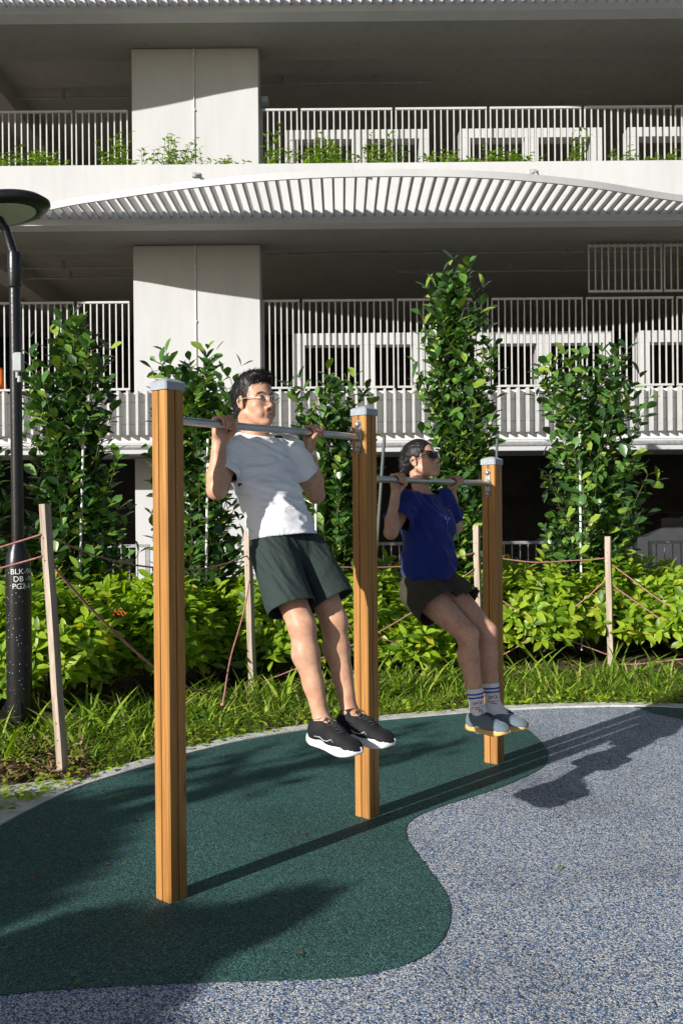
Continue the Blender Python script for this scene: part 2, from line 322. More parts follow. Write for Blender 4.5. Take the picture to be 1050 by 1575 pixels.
# rubber surfaces in front of the kerb
sheet('blue_safety_surface', [tuple(p) for p in EDGE] + [(14, 6.0), (14, -8), (-9, -8), (-9, 1.2)], 0, M['blue_mat'])
lobe = [(745, 1095), (775, 1103), (812, 1124), (836, 1147), (843, 1164), (836, 1179), (812, 1193), (780, 1207), (745, 1220), (700, 1234), (660, 1248), (634, 1261), (624, 1274), (626, 1292), (640, 1313), (662, 1343), (684, 1374), (692, 1397), (690, 1422), (680, 1446), (660, 1466), (630, 1482), (590, 1495), (525, 1506), (400, 1511), (300, 1513), (180, 1518), (80, 1524), (0, 1532), (-150, 1548), (-420, 1590)]
i0 = next(i for i, p in enumerate(catmull(edge_px, 6)) if p[0] >= -200); cr = catmull(edge_px, 6); i1 = next(i for i, p in enumerate(cr) if p[0] >= 744)
sheet('green_safety_surface', [tuple(G(*p)[:2]) for p in cr[i0:i1]] + [tuple(G(*p)[:2] + rng.normal(size=2) * .0022) for p in catmull(lobe, 34)], .004, M['green_mat'])
i2 = next(i for i, p in enumerate(cr) if p[0] >= 962)
sheet('green_safety_surface', [tuple(G(*p)[:2]) for p in cr[i2:]] + [tuple(G(*p)[:2]) for p in [(1500, 1330), (1200, 1160), (1050, 1107), (1000, 1096)]], .004, M['green_mat'])
# kerb strip along the edge
E2 = [Vector((float(p[0]), float(p[1]), 0)) for p in EDGE]; out = []
for i, p in enumerate(E2):
    t = (E2[min(i + 1, len(E2) - 1)] - E2[max(i - 1, 0)]).normalized(); out.append(p + Vector((-t.y, t.x, 0)) * .12)
m = MB()
for i in range(len(E2) - 1):
    a, b, c, d = E2[i], E2[i + 1], out[i + 1], out[i]
    h = .012
    m.add([(a.x, a.y, h), (b.x, b.y, h), (c.x, c.y, h), (d.x, d.y, h), (a.x, a.y, -.04), (b.x, b.y, -.04), (c.x, c.y, -.04), (d.x, d.y, -.04)], [(0, 1, 2, 3), (4, 5, 1, 0), (3, 2, 6, 7)])
m.build('kerb', M['kerb'], kind='structure')
ap = [tuple(o[:2]) for o in out if o.x < -1.35]
bd = [tuple(G(*p)[:2]) for p in [(152, 1190), (110, 1197), (60, 1203), (0, 1210), (-80, 1218), (-260, 1240), (-500, 1280)]]
sheet('concrete_path', ap + bd, .004, M['concrete'])
bed = [tuple(o[:2]) for o in out] + [(14, 9), (14, 11.4), (-9, 11.4), (-9, 3)]
sheet('planting_bed', bed, -.012, M['soil'])

# ------------------------------------------------------------------ building
B = empty('car_park_building', (0, 12.3, 0), label='white multi storey car park with slatted wavy ledges across the back', cat='building')
def bpart(name, mb, mat, par=None, **k):
    for i, v in enumerate(mb.v): mb.v[i] = (v[0], v[1] - 12.3, v[2])
    return mb.build(name, mat, par or B, **k)
X0, X1 = -11., 12.
def zat(py, Y): return EYE - (py - 787.5) / FPX * Y
def xat(px, Y): return (px - 525) / FPX * Y
# wave depths (px of far edge -> protrusion), upper ledge
wv = [(-260, .75), (-160, .95), (-60, .6), (20, .18), (60, .22), (110, .5), (160, .68), (206, .82), (252, .98), (300, 1.12), (333, 1.2), (400, 1.35), (470, 1.45), (525, 1.49), (605, 1.5), (675, 1.47), (750, 1.38), (825, 1.22), (900, 1.0), (975, .7), (1050, .45), (1120, .28), (1200, .3), (1300, .6), (1400, .9)]
def wave_main(x):
    px = 525 + x / 12.3 * FPX
    return float(np.interp(px, [w[0] for w in wv], [w[1] for w in wv]))
def wave_top(x): return .7 + .45 * math.sin(.635 * (x + 4.8) + 2.41)
def wave_smooth(f):
    xs = np.linspace(X0 - 1, X1 + 1, 500); ys = np.array([f(x) for x in xs]); k = np.hanning(21); k /= k.sum()
    ys = np.convolve(np.pad(ys, 10, 'edge'), k, 'valid'); return lambda x: float(np.interp(x, xs, ys))
def ledge(zi, wave, zt):
    """open trellis of vertical blades standing out from the wall, closed by a curved fascia"""
    wave = wave_smooth(wave); Yw = 12.3; pitch = .1365; bl = MB(); x = X0
    while x < X1:
        d = wave(x); bl.box((x, Yw - d + .03, zi + .002), (x + .028, Yw - .012, zi + .115)); x += pitch
    bpart('ledge_blades', bl, M['white_steel'], kind='stuff')
    fa = MB(); xs = np.linspace(X0, X1, 240); V = []; F = []
    for i, x in enumerate(xs):
        y = Yw - wave(x); V += [(x, y, zi), (x, y + .03, zi), (x, y + .03, zi + .085), (x, y, zi + .085)]
    for i in range(len(xs) - 1):
        a = i * 4
        for k in range(4): F.append((a + k, a + (k + 1) % 4, a + 4 + (k + 1) % 4, a + 4 + k))
    fa.add(V, [tuple(reversed(f)) for f in F]); bpart('ledge_fascia', fa, M['wall'], smooth=False)
def slab(zi, ztop, deep, zlow):
    """parapet wall, nib below it, overhanging slab, beam"""
    w = MB(); w.box((X0, 12.3, zi), (X1, 12.5, ztop)); bpart('parapet', w, M['wall'])
    w = MB(); w.box((X0, 12.24, zlow), (X1, 12.5, zi - .003)); bpart('slab_edge', w, M['wall'])
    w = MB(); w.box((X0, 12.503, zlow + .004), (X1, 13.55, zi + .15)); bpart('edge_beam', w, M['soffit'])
    w = MB(); w.box((X0, 13.553, zlow + .42), (X1, 34, zlow + .62)); bpart('deck_slab', w, M['inner'])
    for k in range(3):
        xk = -5.75 - 9.2 + 9.2 * k if k < 2 else 9.5
        w = MB(); w.box((xk, 13.556, zlow + .05), (xk + .35, 33.9, zlow + .417)); bpart('ceiling_beam', w, M['inner'])
slab(5.48, 6.215, 0, 5.385); ledge(5.48, wave_main, 0)
slab(8.33, 9.1, 0, 8.235); ledge(8.33, wave_top, 0)
# lower level: wall with upright fins
w = MB(); w.box((X0, 12.42, 2.47), (X1, 12.56, 3.15)); bpart('parapet', w, M['panel'])
w = MB(); w.box((X0, 12.3, 2.31), (X1, 12.56, 2.366)); w.box((X0, 12.418, 2.37), (X1, 12.56, 2.466)); bpart('slab_edge', w, M['wall'])
w = MB(); w.tube([(X0, 12.36, 2.405), (X1, 12.36, 2.405)], .03, 10); bpart('service_pipe', w, M['galv'])
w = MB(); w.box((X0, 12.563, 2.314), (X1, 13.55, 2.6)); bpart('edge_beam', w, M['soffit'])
w = MB(); w.box((X0, 13.553, 2.75), (X1, 34, 2.95)); bpart('deck_slab', w, M['inner'])
fins = MB(); x = X0
while x < X1: fins.box((x, 12.29, 2.565), (x + .032, 12.419, 3.165)); x += .1287
bpart('parapet_fins', fins, M['white_steel'], kind='stuff')
jn = MB()
for z in (2.72, 3.02): jn.box((X0, 12.4165, z), (X1, 12.421, z + .006))
bpart('panel_joint', jn, plain('joint_grey', (.3, .3, .29), .8))
# floors, back wall and end walls
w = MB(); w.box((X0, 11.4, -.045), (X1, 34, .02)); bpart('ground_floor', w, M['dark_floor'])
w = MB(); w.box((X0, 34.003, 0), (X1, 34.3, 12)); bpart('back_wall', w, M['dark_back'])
for x in (X0 - .3, X1): w = MB(); w.box((x + .002, 12.6, 0), (x + .298, 34, 12)); bpart('end_wall', w, M['inner'])
w = MB(); w.box((X0, 12.5, 11.3), (X1, 34, 11.6)); bpart('roof_slab', w, M['inner'])
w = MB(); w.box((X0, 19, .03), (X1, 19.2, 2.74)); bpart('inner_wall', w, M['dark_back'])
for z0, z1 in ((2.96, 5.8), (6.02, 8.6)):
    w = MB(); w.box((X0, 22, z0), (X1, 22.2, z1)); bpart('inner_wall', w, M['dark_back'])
# columns
cw0 = xat(209, 13.2); cw1 = cw0 + 1.83
for k in range(-1, 3):
    a = cw0 + k * 9.2
    if k == 2: continue
    for z0, z1 in ((.03, 2.31), (2.96, 5.38), (6.02, 8.23)):
        if k == -1 and False: continue
        w = MB(); w.box((a, 13.18, z0), (a + 1.83, 13.545, z1), .006); c = bpart('column', w, M['wall'])
        if k == 0:
            j = MB(); xm = a + .9; j.tube([(xm, 13.165, z0), (xm, 13.165, z1)], .007, 6)
            for zz in np.arange(z0 + .5, z1, .8): j.box((xm - .014, 13.155, zz), (xm + .014, 13.179, zz + .03))
            for i, v in enumerate(j.v): j.v[i] = (v[0], v[1] - 12.3, v[2])
            j.build('cable', M['white_paint'], c)
# railings, one panel at a time
def rail_panel(px0, px1, ztop, zbot, Y=13.3, n=None):
    x0, x1 = xat(px0, Y), xat(px1, Y); r = MB()
    r.box((x0, Y - .02, ztop - .03), (x1, Y + .02, ztop)); r.box((x0, Y - .018, zbot), (x1, Y + .018, zbot + .03))
    n = n or max(2, round((x1 - x0) / .0955)); 
    for i in range(n + 1):
        x = x0 + (x1 - x0 - .018) * i / n; r.box((x, Y - .009, zbot + .032), (x + .018, Y + .009, ztop - .032))
    return bpart('railing_panel', r, M['white_steel'])
rj = [405, 466, 611, 756, 901, 1040, 1185, 1330]
lj = [-310, -165, -22, 120, 205]
for js in (rj, lj):
    for a, b in zip(js[:-1], js[1:]):
        rail_panel(a + 2, b - 3, 7.395, 6.14); rail_panel(a + 2, b - 3, 4.605, 3.305)
for k in range(5): 
    s = MB(); x0 = xat(907, 13.24) + k * 1.1; Yk = 13.24
    s.box((x0, Yk - .02, 4.66), (x0 + 1.07, Yk + .02, 4.69)); s.box((x0, Yk - .02, 5.32), (x0 + 1.07, Yk + .02, 5.35))
    for i in range(12): s.box((x0 + i * .0957, Yk - .009, 4.692), (x0 + i * .0957 + .018, Yk + .009, 5.37))
    bpart('screen_panel', s, M['white_steel'])
# white kerb frames behind the railings
def wframe(px0, px1, ztop, zop, zbot, muls, Y=13.42, pw=.15):
    f = MB(); x0, x1 = xat(px0, Y), xat(px1, Y)
    f.box((x0, Y, zop), (x1, Y + .25, ztop)); f.box((x0, Y, zbot), (x0 + pw, Y + .25, zop - .002)); f.box((x1 - pw, Y, zbot), (x1, Y + .25, zop - .002))
    for mx in muls: x = xat(mx, Y); f.box((x - .1, Y, zbot), (x + .1, Y + .25, zop - .002))
    f.box((x0 + pw + .002, Y, zbot - .3), (x1 - pw - .002, Y + .25, zbot - .002)); bpart('wall_frame', f, M['wall'])
for a, b, mu in ((455, 652, [566]), (655, 945, [745, 838]), (985, 1250, [1120])): wframe(a, b, 4.137, 3.965, 3.06, mu)
for a, b, mu in ((443, 665, [556]), (712, 930, [822]), (970, 1200, [1085])): wframe(a, b, 7.136, 7.0, 6.05, mu)
# ceiling pipes
for y, z, xa, xb in ((15.2, 5.62, -11, -2.95), (15.6, 5.55, -11, -2.95), (14.8, 5.7, -1.2, 12), (15.5, 5.58, 1., 12), (15.3, 8.5, -11, -3), (14.9, 8.52, -1.3, 1.6), (15.9, 8.5, 2, 12)):
    w = MB(); w.tube([(xa, y, z), (xb, y, z)], .018, 8)
    for xx in np.arange(xa + .4, xb, 1.5): w.box((xx - .02, y - .03, z - .03), (xx + .02, y + .03, z + .12))
    bpart('ceiling_pipe', w, M['galv'])
w = MB(); w.box((-1.13, 13.4, 7.55), (-1.03, 13.55, 7.63)); bpart('junction_box', w, M['grey_plastic'])
for px in (306, 823, 563):
    x = xat(px, 12.3); w = MB(); w.box((x - .05, 12.27, 6.04), (x + .05, 12.299, 6.1)); w.tube([(x, 12.28, 6.07), (x + .01, 12.2, 6.05)], .022, 8); bpart('drain_outlet', w, M['grey_plastic'])
# ground railing in front of the dark ground floor
def ground_rail(pxa, pxb, Y, lab):
    r = MB(); xa, xb = xat(pxa, Y), xat(pxb, Y)
    t = empty('metal_railing', ((xa + xb) / 2, Y, 0), label=lab, cat='railing', group='grey metal railings in front of the dark ground floor')
    q = MB(); mv = lambda mb: setattr(mb, 'v', [(v[0] - (xa + xb) / 2, v[1] - Y, v[2]) for v in mb.v])
    r.box((xa, Y - .02, 1.06), (xb, Y + .02, 1.1)); mv(r); r.build('top_rail', M['galv'], t)
    r = MB(); r.box((xa, Y - .018, .1), (xb, Y + .018, .13)); mv(r); r.build('bottom_rail', M['galv'], t)
    for x in np.arange(xa + .1, xb, .105): q.tube([(x, Y, .13), (x, Y, 1.06)], .009, 6)
    mv(q); q.build('baluster', M['galv'], t, kind='stuff')
    p = MB()
    for x in (xa + .02, xb - .02):
        p = MB(); p.box((x - .02 - (xa + xb) / 2, -.02, 0), (x + .02 - (xa + xb) / 2, .02, 1.058)); p.build('rail_post', M['galv'], t)
ground_rail(540, 978, 11.9, 'grey metal railing seen right of the blue shirt behind the hedge')
ground_rail(996, 1300, 11.6, 'grey metal railing at the far right edge with a car behind it')
ground_rail(150, 230, 11.9, 'short piece of grey metal railing left of the nearest timber post')
# silver car parked inside, mostly hidden
car = empty('parked_car', (6.0, 15.2, .02), label='dark car parked in the dark behind the far right railing', cat='car')
prof = [(-2.1, .35), (-2.15, .75), (-1.9, .98), (-1.2, 1.05), (-.55, 1.42), (.55, 1.46), (1.25, 1.08), (1.95, .95), (2.15, .7), (2.1, .35)]
cb = MB(); V = []
for y, sc in ((-.85, .0), (-.8, 1), (.8, 1), (.85, .0)):
    for x, z in prof: V.append((x * (.985 if not sc else 1), y * (.86 if z > 1.2 else 1), z if sc or z < 1.2 else z - .03))
n = len(prof); F = [tuple(range(n)), tuple(range(4 * n - 1, 3 * n - 1, -1))]
for k in range(3):
    for i in range(n): F.append((k * n + i, k * n + n + i, k * n + n + (i + 1) % n, k * n + (i + 1) % n))
cb.add(V, F).build('body', M['carpaint'], car, angle=30)
gw = MB(); gw.box((-.95, -.80, 1.06), (-.03, -.775, 1.34)); gw.box((.03, -.80, 1.06), (.95, -.775, 1.34)); gw.build('window', M['glass'], car)
for x in (-1.35, 1.35):
    for y in (-.78, .78):
        wb = MB(); Mx = Matrix.Rotation(math.pi / 2, 3, 'X'); wb.lathe([(.2, -.1), (.33, -.1), (.33, .1), (.2, .1)], (x, y, .32), 24, Mx); wb.build('wheel', M['tyre'], car)
# orange barrier at the left end of the lower deck
ob = MB(); ob.lathe([(.0, 0), (.2, 0), (.2, .04), (.12, .05), (.1, .35), (.05, .62), (.03, .64)], (0, 0, 0), 20)
for i, v in enumerate(ob.v): ob.v[i] = (v[0], v[1], v[2])
o = ob.build('traffic_cone', M['orange'], smooth=True, label='small orange cone behind the railing at the far left edge', cat='cone'); o.location = (xat(2, 13.6), 13.6, 3.06); 
cr_ = MB(); cr_.box((X0, 13.4, 2.953), (X1, 13.99, 3.055)); bpart('deck_kerb', cr_, M['inner'])

# ------------------------------------------------------------------ pull-up frame
DB = Vector((.6420, .7667, 0)); NB = Vector((.7667, -.6420, 0)); PB0 = Vector((-.66823, 3.48732, 0)) - NB * .045 + DB * .045
ANG = math.atan2(DB.y, DB.x)
FR = empty('pull_up_frame', PB0, ANG, label='timber and steel pull-up frame of three posts and two bars', cat='pull-up bars')
def post_poly(w=.045, ch=.006, g=.0042, gd=.012):
    side = [(-w + ch, -w), (-g, -w), (0, -w + gd), (g, -w), (w - ch, -w)]; out = []
    for k in range(4):
        a = k * math.pi / 2; out += [(x * math.cos(a) - y * math.sin(a), x * math.sin(a) + y * math.cos(a)) for x, y in side]
    return out
def make_post(s, h):
    p = MB(); p.prism(post_poly(), -.03, h); o = p.build('post', M['wood'], FR); o.location = (s, 0, 0)
    c = MB(); w = .0505; a = .036
    V = []; 
    lv = [(w, h - .012), (w, h + .018), (w - .004, h + .022), (w - .02, h + .031), (w - .038, h + .036)]
    def rr(w): b = .006; return [(w - b, -w), (w, -w + b), (w, w - b), (w - b, w), (-w + b, w), (-w, w - b), (-w, -w + b), (-w + b, -w)]
    for ww, z in lv: V += [(x, y, z) for x, y in rr(ww)]
    F = [tuple(range(7, -1, -1)), tuple(range(32, 40))]
    for k in range(4):
        for i in range(8): F.append((k * 8 + i, k * 8 + (i + 1) % 8, k * 8 + 8 + (i + 1) % 8, k * 8 + 8 + i))
    c.add(V, F).build('post_cap', M['cap'], o)
    return o
S2, S3 = 1.229, 2.446
make_post(0, 1.99); make_post(S2, 1.985); make_post(S3, 1.785)
def make_bar(sa, sb, z):
    b = MB(); b.tube([(sa + .049, 0, z), (sb - .049, 0, z)], .0168, 24); o = b.build('bar', M['steel'], FR, angle=40)
    for s, sg in ((sa + .045, 1), (sb - .045, -1)):
        pl = MB(); hw, hh, t = .017, .083, .005; n = 10; V = []
        out = []
        for k in range(n + 1): a = math.pi * k / n; out.append((hw * math.cos(a), hh - hw + hw * math.sin(a)))
        for k in range(n + 1): a = math.pi + math.pi * k / n; out.append((hw * math.cos(a), -hh + hw + hw * math.sin(a)))
        for xx in (s + sg * .001, s + sg * t): V += [(xx, y, z + zz) for y, zz in out]
        m_ = len(out); F = [tuple(range(m_)), tuple(range(2 * m_ - 1, m_ - 1, -1))] + [(i, m_ + i, m_ + (i + 1) % m_, (i + 1) % m_) for i in range(m_)]
        pl.add(V, F); pl.tube([(s + sg * .004, 0, z), (s + sg * .012, 0, z)], [.024, .0172], 20)
        q = pl.build('mounting_plate', M['cast'], o, angle=40)
        for dz in (.062, -.062):
            bo = MB(); R_ = Matrix.Rotation(sg * math.pi / 2, 3, 'Y'); bo.lathe([(.0165, 0), (.0165, .004), (.014, .010), (.009, .0145), (.003, .0165)], (s + sg * .0052, 0, z + dz), 18, R_)
            bo.build('dome_bolt', M['cast'], o, smooth=True)
    return o
make_bar(0, S2, 1.866); make_bar(S2, S3, 1.663)

# ------------------------------------------------------------------ lamp post
lb = G(30, 1128); LY = lb[1]; LX = lb[0] + .006
LP = empty('street_lamp', (LX, LY, 0), label='black lamp post with oval head at the left edge', cat='lamp post'); LP.rotation_euler[1] = -.003
m = MB(); m.lathe([(.085, .06), (.085, 1.12), (.083, 1.16), (.072, 1.24), (.047, 1.30), (.044, 1.31)], n=36); m.build('base_section', M['black_metal'], LP, angle=40)
m = MB(); m.lathe([(.041, 1.312), (.0385, 3.05)], n=28); m.build('pole', M['black_metal'], LP, angle=40)
m = MB(); m.lathe([(.044, 3.06), (.047, 3.07), (.047, 3.28), (.043, 3.3)], n=28); m.build('collar', M['black_metal'], LP, angle=40)
m = MB(); m.tube([(0, 0, 3.2), (-.01, 0, 3.3), (-.05, -.02, 3.45), (-.13, -.05, 3.58), (-.20, -.06, 3.58)], [.036, .034, .03, .03, .03], 14); m.build('arm', M['black_metal'], LP, smooth=True)
m = MB(); m.box((-.16, -.16, .0), (.16, .16, .03), .004); m.build('base_plate', M['black_metal'], LP)
for k in range(4):
    a = k * math.pi / 2 + .35; ca, sa = math.cos(a), math.sin(a); g = MB(); t = .006
    V = []
    for q in (-t, t):
        for r_, z in ((.08, .031), (.17, .031), (.165, .06), (.082, .24)): V.append((r_ * ca - q * sa, r_ * sa + q * ca, z))
    g.add(V, [(0, 1, 2, 3), (7, 6, 5, 4), (0, 4, 5, 1), (1, 5, 6, 2), (2, 6, 7, 3), (3, 7, 4, 0)]).build('gusset', M['black_metal'], LP)
# head: flat ellipsoid dish tilted slightly, with pale underside lens
Mh = Matrix.Rotation(math.radians(-8), 3, 'Y') @ Matrix.Rotation(math.radians(-6), 3, 'X') @ Matrix.Diagonal((1.12, .72, 1))
hd = MB(); hc = (-.08, -.06, 3.575); hd.lathe([(.22, -.035), (.285, -.03), (.31, -.008), (.31, .01), (.27, .045), (.16, .075), (.02, .085)], hc, 48, Mh); hd.build('luminaire', M['black_metal'], LP, angle=50)
hl = MB(); hl.lathe([(.02, -.041), (.218, -.041), (.218, -.036), (.02, -.036)], hc, 40, Mh); hl.build('lens', M['lens'], LP)
jb = MB(); jb.box((.012, -.095, 2.47), (.075, -.04, 2.6), .008); jb.tube([(.035, -.07, 2.47), (.035, -.07, 2.43)], .012, 10); jb.tube([(.05, -.07, 2.44), (.05, -.07, 2.4)], .015, 10); jb.build('junction_box', M['grey_plastic'], LP)
def wrap_text(body, size, xc, zc, rad, parent, mat, a0):
    cu = bpy.data.curves.new('stencil', 'FONT'); cu.body = body; cu.size = size; cu.align_x = 'LEFT'; cu.extrude = .0004
    t = bpy.data.objects.new('stencil', cu); COL.objects.link(t); dg = bpy.context.evaluated_depsgraph_get(); me = bpy.data.meshes.new_from_object(t.evaluated_get(dg)); bpy.data.objects.remove(t)
    for v in me.vertices:
        a = a0 + (v.co.x) / rad; r = rad + .0012 + v.co.z; z = zc + v.co.y
        v.co = (r * math.sin(a), -r * math.cos(a), z)
    return link_mesh('stencil_text', me, mat, parent)
for i, (t, xx) in enumerate((('BLK-96', -.28), ('DB -90', -.05), ('PG2-6', -.14))): wrap_text(t, .052, 0, 1.098 - i * .05, .085, LP, M['white_paint'], xx)

# ------------------------------------------------------------------ stakes and ropes
def stake(px, py, top, label, w=.042, tilt_y=0.):
    b = G(px, py); t = P(top[0], top[1], b[1] + tilt_y); m = MB(); b3 = Vector(b) - Vector((0, 0, .05)); t3 = Vector(t); ax = (t3 - b3).normalized()
    u = Vector((.86, -.5, 0)); u = (u - ax * u.dot(ax)).normalized(); v = ax.cross(u); V = []
    nseg = 6; 
    for i in range(nseg + 1):
        p = b3.lerp(t3, i / nseg) + u * .002 * math.sin(i * 2.3)
        for a, c in ((-1, -1), (1, -1), (1, 1), (-1, 1)): V.append(p + (u * a + v * c) * w / 2)
    V = [q - Vector(b) for q in V]; F = [(3, 2, 1, 0), tuple(nseg * 4 + k for k in range(4))]
    for i in range(nseg):
        for k in range(4): F.append((i * 4 + k, i * 4 + (k + 1) % 4, i * 4 + 4 + (k + 1) % 4, i * 4 + 4 + k))
    o = m.add(V, F).build('wooden_stake', M['stake'], label=label, cat='stake', group='wooden stakes carrying the rope fence'); o.location = b
    for f in (.08, .16, .22, .8, .88):
        h = MB(); p = b3.lerp(t3, f) - Vector(b) - v * (w / 2 + .0005) + u * .002 * math.sin(f * 6 * 2.3); sgn = 1
        h.tube([p + v * .004, p - v * .0008], .0045, 8); h.build('hole', M['black_metal'], o)
    return lambda f: b3.lerp(t3, f)
stA = stake(98, 1192, (69, 775), 'leaning grey wooden stake next to the black lamp post', .046, -.05)
stB = stake(389, 1066, (381, 818), 'grey wooden stake behind the man in the white shirt', .05)
stC = stake(738, 1030, (732, 808), 'wooden stake between the woman and the short end post', .052)
stD = stake(939, 1022, (934, 825), 'upright wooden stake in the shrubs at the right', .052)
stE = lambda f: Vector((3.75, 8.6, 1.3 * f)); stZ = lambda f: Vector((-3.3, 4.7, 1.45 * f - .02))
def rope(a, b, sag, label, r=.006):
    a, b = Vector(a), Vector(b); pts = []; L = (b - a).length; n = 26
    w = [random.uniform(-1, 1) for _ in range(4)]
    for i in range(n + 1):
        t = i / n; p = a.lerp(b, t); p.z -= sag * 4 * t * (1 - t); p.z += .008 * math.sin(t * 9 + w[0] * 3) * t * (1 - t) * 4; p.y += .02 * w[1] * math.sin(t * math.pi); p.x += .012 * math.sin(t * 7 + w[2]); pts.append(p)
    c = a.lerp(b, .5); m = MB(); m.tube([p - c for p in pts], r, 8)
    for e in (pts[0], pts[-1]): m.lathe([(.002, -.012), (.013, -.008), (.015, 0), (.013, .008), (.002, .012)], e - c, 10)
    o = m.build('rope', M['rope'], smooth=True, label=label, cat='rope', group='pink rope strung between the wooden stakes'); o.location = c; return o
rope(stZ(.82), stA(.90), .10, 'upper pink rope crossing in front of the lamp post from the leaning stake', .0055)
rope(stZ(.72), stA(.82), .08, 'lower pink rope crossing in front of the lamp post from the leaning stake', .0055)
rope(stA(.89), stB(.86), .16, 'top rope sagging from the leaning stake to the stake behind the man')
rope(stA(.81), stB(.06), .30, 'drooping red rope from leaning stake down towards the nearest post', .008)
rope(stB(.72), stA(.10) + Vector((.8, .9, .1)), .02, 'slanting rope running down left of the stake behind the man')
rope(stB(.05), stC(.07), .03, 'low rope lying in the grass right of the stake behind the man')
rope(stB(.85), stC(.82), .12, 'top rope passing behind the woman to the stake beside her')
rope(stB(.70), stC(.1), .10, 'slanting rope coming down behind the legs of the man')
rope(stC(.72), stB(.08), .10, 'slanting rope running down left behind the legs of the woman')
rope(stC(.80), stD(.84), .05, 'top rope from beside the short end post to the right stake')
rope(stC(.60), stD(.1), .06, 'slanting rope going down right from behind the short end post')
rope(stD(.70), stC(.06), .08, 'slanting rope going down left from the right stake')
rope(stD(.80), stE(.2), .06, 'upper of two ropes slanting down right of the right stake')
rope(stD(.66), stE(.02), .06, 'lower of two ropes slanting down right of the right stake')
rope(stD(.04), stE(.12), .03, 'short low rope in the grass at the right edge')
def rod(name, mat, a, b, r, label, cat):
    a, b = Vector(a), Vector(b); m = MB(); m.tube([Vector((0, 0, 0)), b - a], r, 12); o = m.build(name, mat, smooth=False, angle=40, label=label, cat=cat, group='thin support poles of the young trees') if False else m.build(name, mat, angle=40, label=label, cat=cat, group='thin support poles of the young trees'); o.location = a
rod('support_pole', M['white_paint'], P(121, 1000, 8.2), P(129, 655, 8.2), .012, 'white support pole in the leftmost leafy tree', 'pole')
rod('support_pole', M['white_paint'], P(316, 1000, 8.3), P(320, 675, 8.3), .012, 'white support pole in the tree between the near post and the man', 'pole')
rod('support_pole', M['white_paint'], P(484, 1000, 8.6), P(486, 745, 8.6), .011, 'white support pole in the tree under the left elbow of the man', 'pole')
rod('support_pole', M['white_paint'], P(894, 1000, 9.3), P(891, 664, 9.3), .012, 'white support pole in the rightmost leafy tree', 'pole')
rod('support_pole', M['dark_pole'], P(568, 1000, 8.6), P(591, 670, 8.6), .016, 'dark grey leaning support pole left of the woman', 'pole')
rod('support_pole', M['dark_pole'], P(757, 1000, 8.7), P(764, 675, 8.7), .013, 'dark grey support pole rising behind the short end post', 'pole')

# ------------------------------------------------------------------ foliage
def leaf_template(w=.5, droop=.15, fold=.06, ob=.0, seg=4):
    xs = np.linspace(0, 1, seg + 1); V = []; F = []
    for i, x in enumerate(xs):
        ww = w / 2 * (math.sin(math.pi * min(1, x ** (1 + ob))) ** .75 if 0 < x < 1 else 0)
        z = -droop * x * x
        if i in (0, seg): V.append((x, 0, z))
        else: V += [(x, -ww, z + fold * ww * 2), (x, 0, z - 0.0), (x, ww, z + fold * ww * 2)]
    T = []; Q = []
    T += [(0, 1, 2), (0, 2, 3)]
    for i in range(1, seg - 1):
        a = 1 + (i - 1) * 3; b = a + 3; Q += [(a, b, b + 1, a + 1), (a + 1, b + 1, b + 2, a + 2)]
    a = 1 + (seg - 2) * 3; e = len(V) - 1; T += [(a, e, a + 1), (a + 1, e, a + 2)]
    return np.array(V), np.array(Q), np.array(T)
def scatter(name, tmpl, pos, dirs, nrm, size, wid=None):
    V, Q, T = tmpl; n = len(pos); dirs = dirs / np.linalg.norm(dirs, axis=1)[:, None]
    y = np.cross(nrm, dirs); y /= np.linalg.norm(y, axis=1)[:, None] + 1e-9; z = np.cross(dirs, y)
    size = np.asarray(size)[:, None, None]; wid = size if wid is None else np.asarray(wid)[:, None, None]
    VV = pos[:, None, :] + size * V[None, :, 0:1] * dirs[:, None, :] + wid * V[None, :, 1:2] * y[:, None, :] + size * V[None, :, 2:3] * z[:, None, :]
    off = (np.arange(n) * len(V))[:, None, None]
    return np_mesh(name, VV.reshape(-1, 3), (Q[None] + off).reshape(-1, 4) if len(Q) else None, (T[None] + off).reshape(-1, 3))
LT_clusia = leaf_template(.56, .10, .12, .35); LT_ixora = leaf_template(.42, .28, .12, -.05); LT_grass = leaf_template(.055, .5, .05, -.3, 5); LT_lit = leaf_template(.5, .3, .3)
SUNV = -np.array(Ldir)
def nz(n): return rng.normal(size=n)
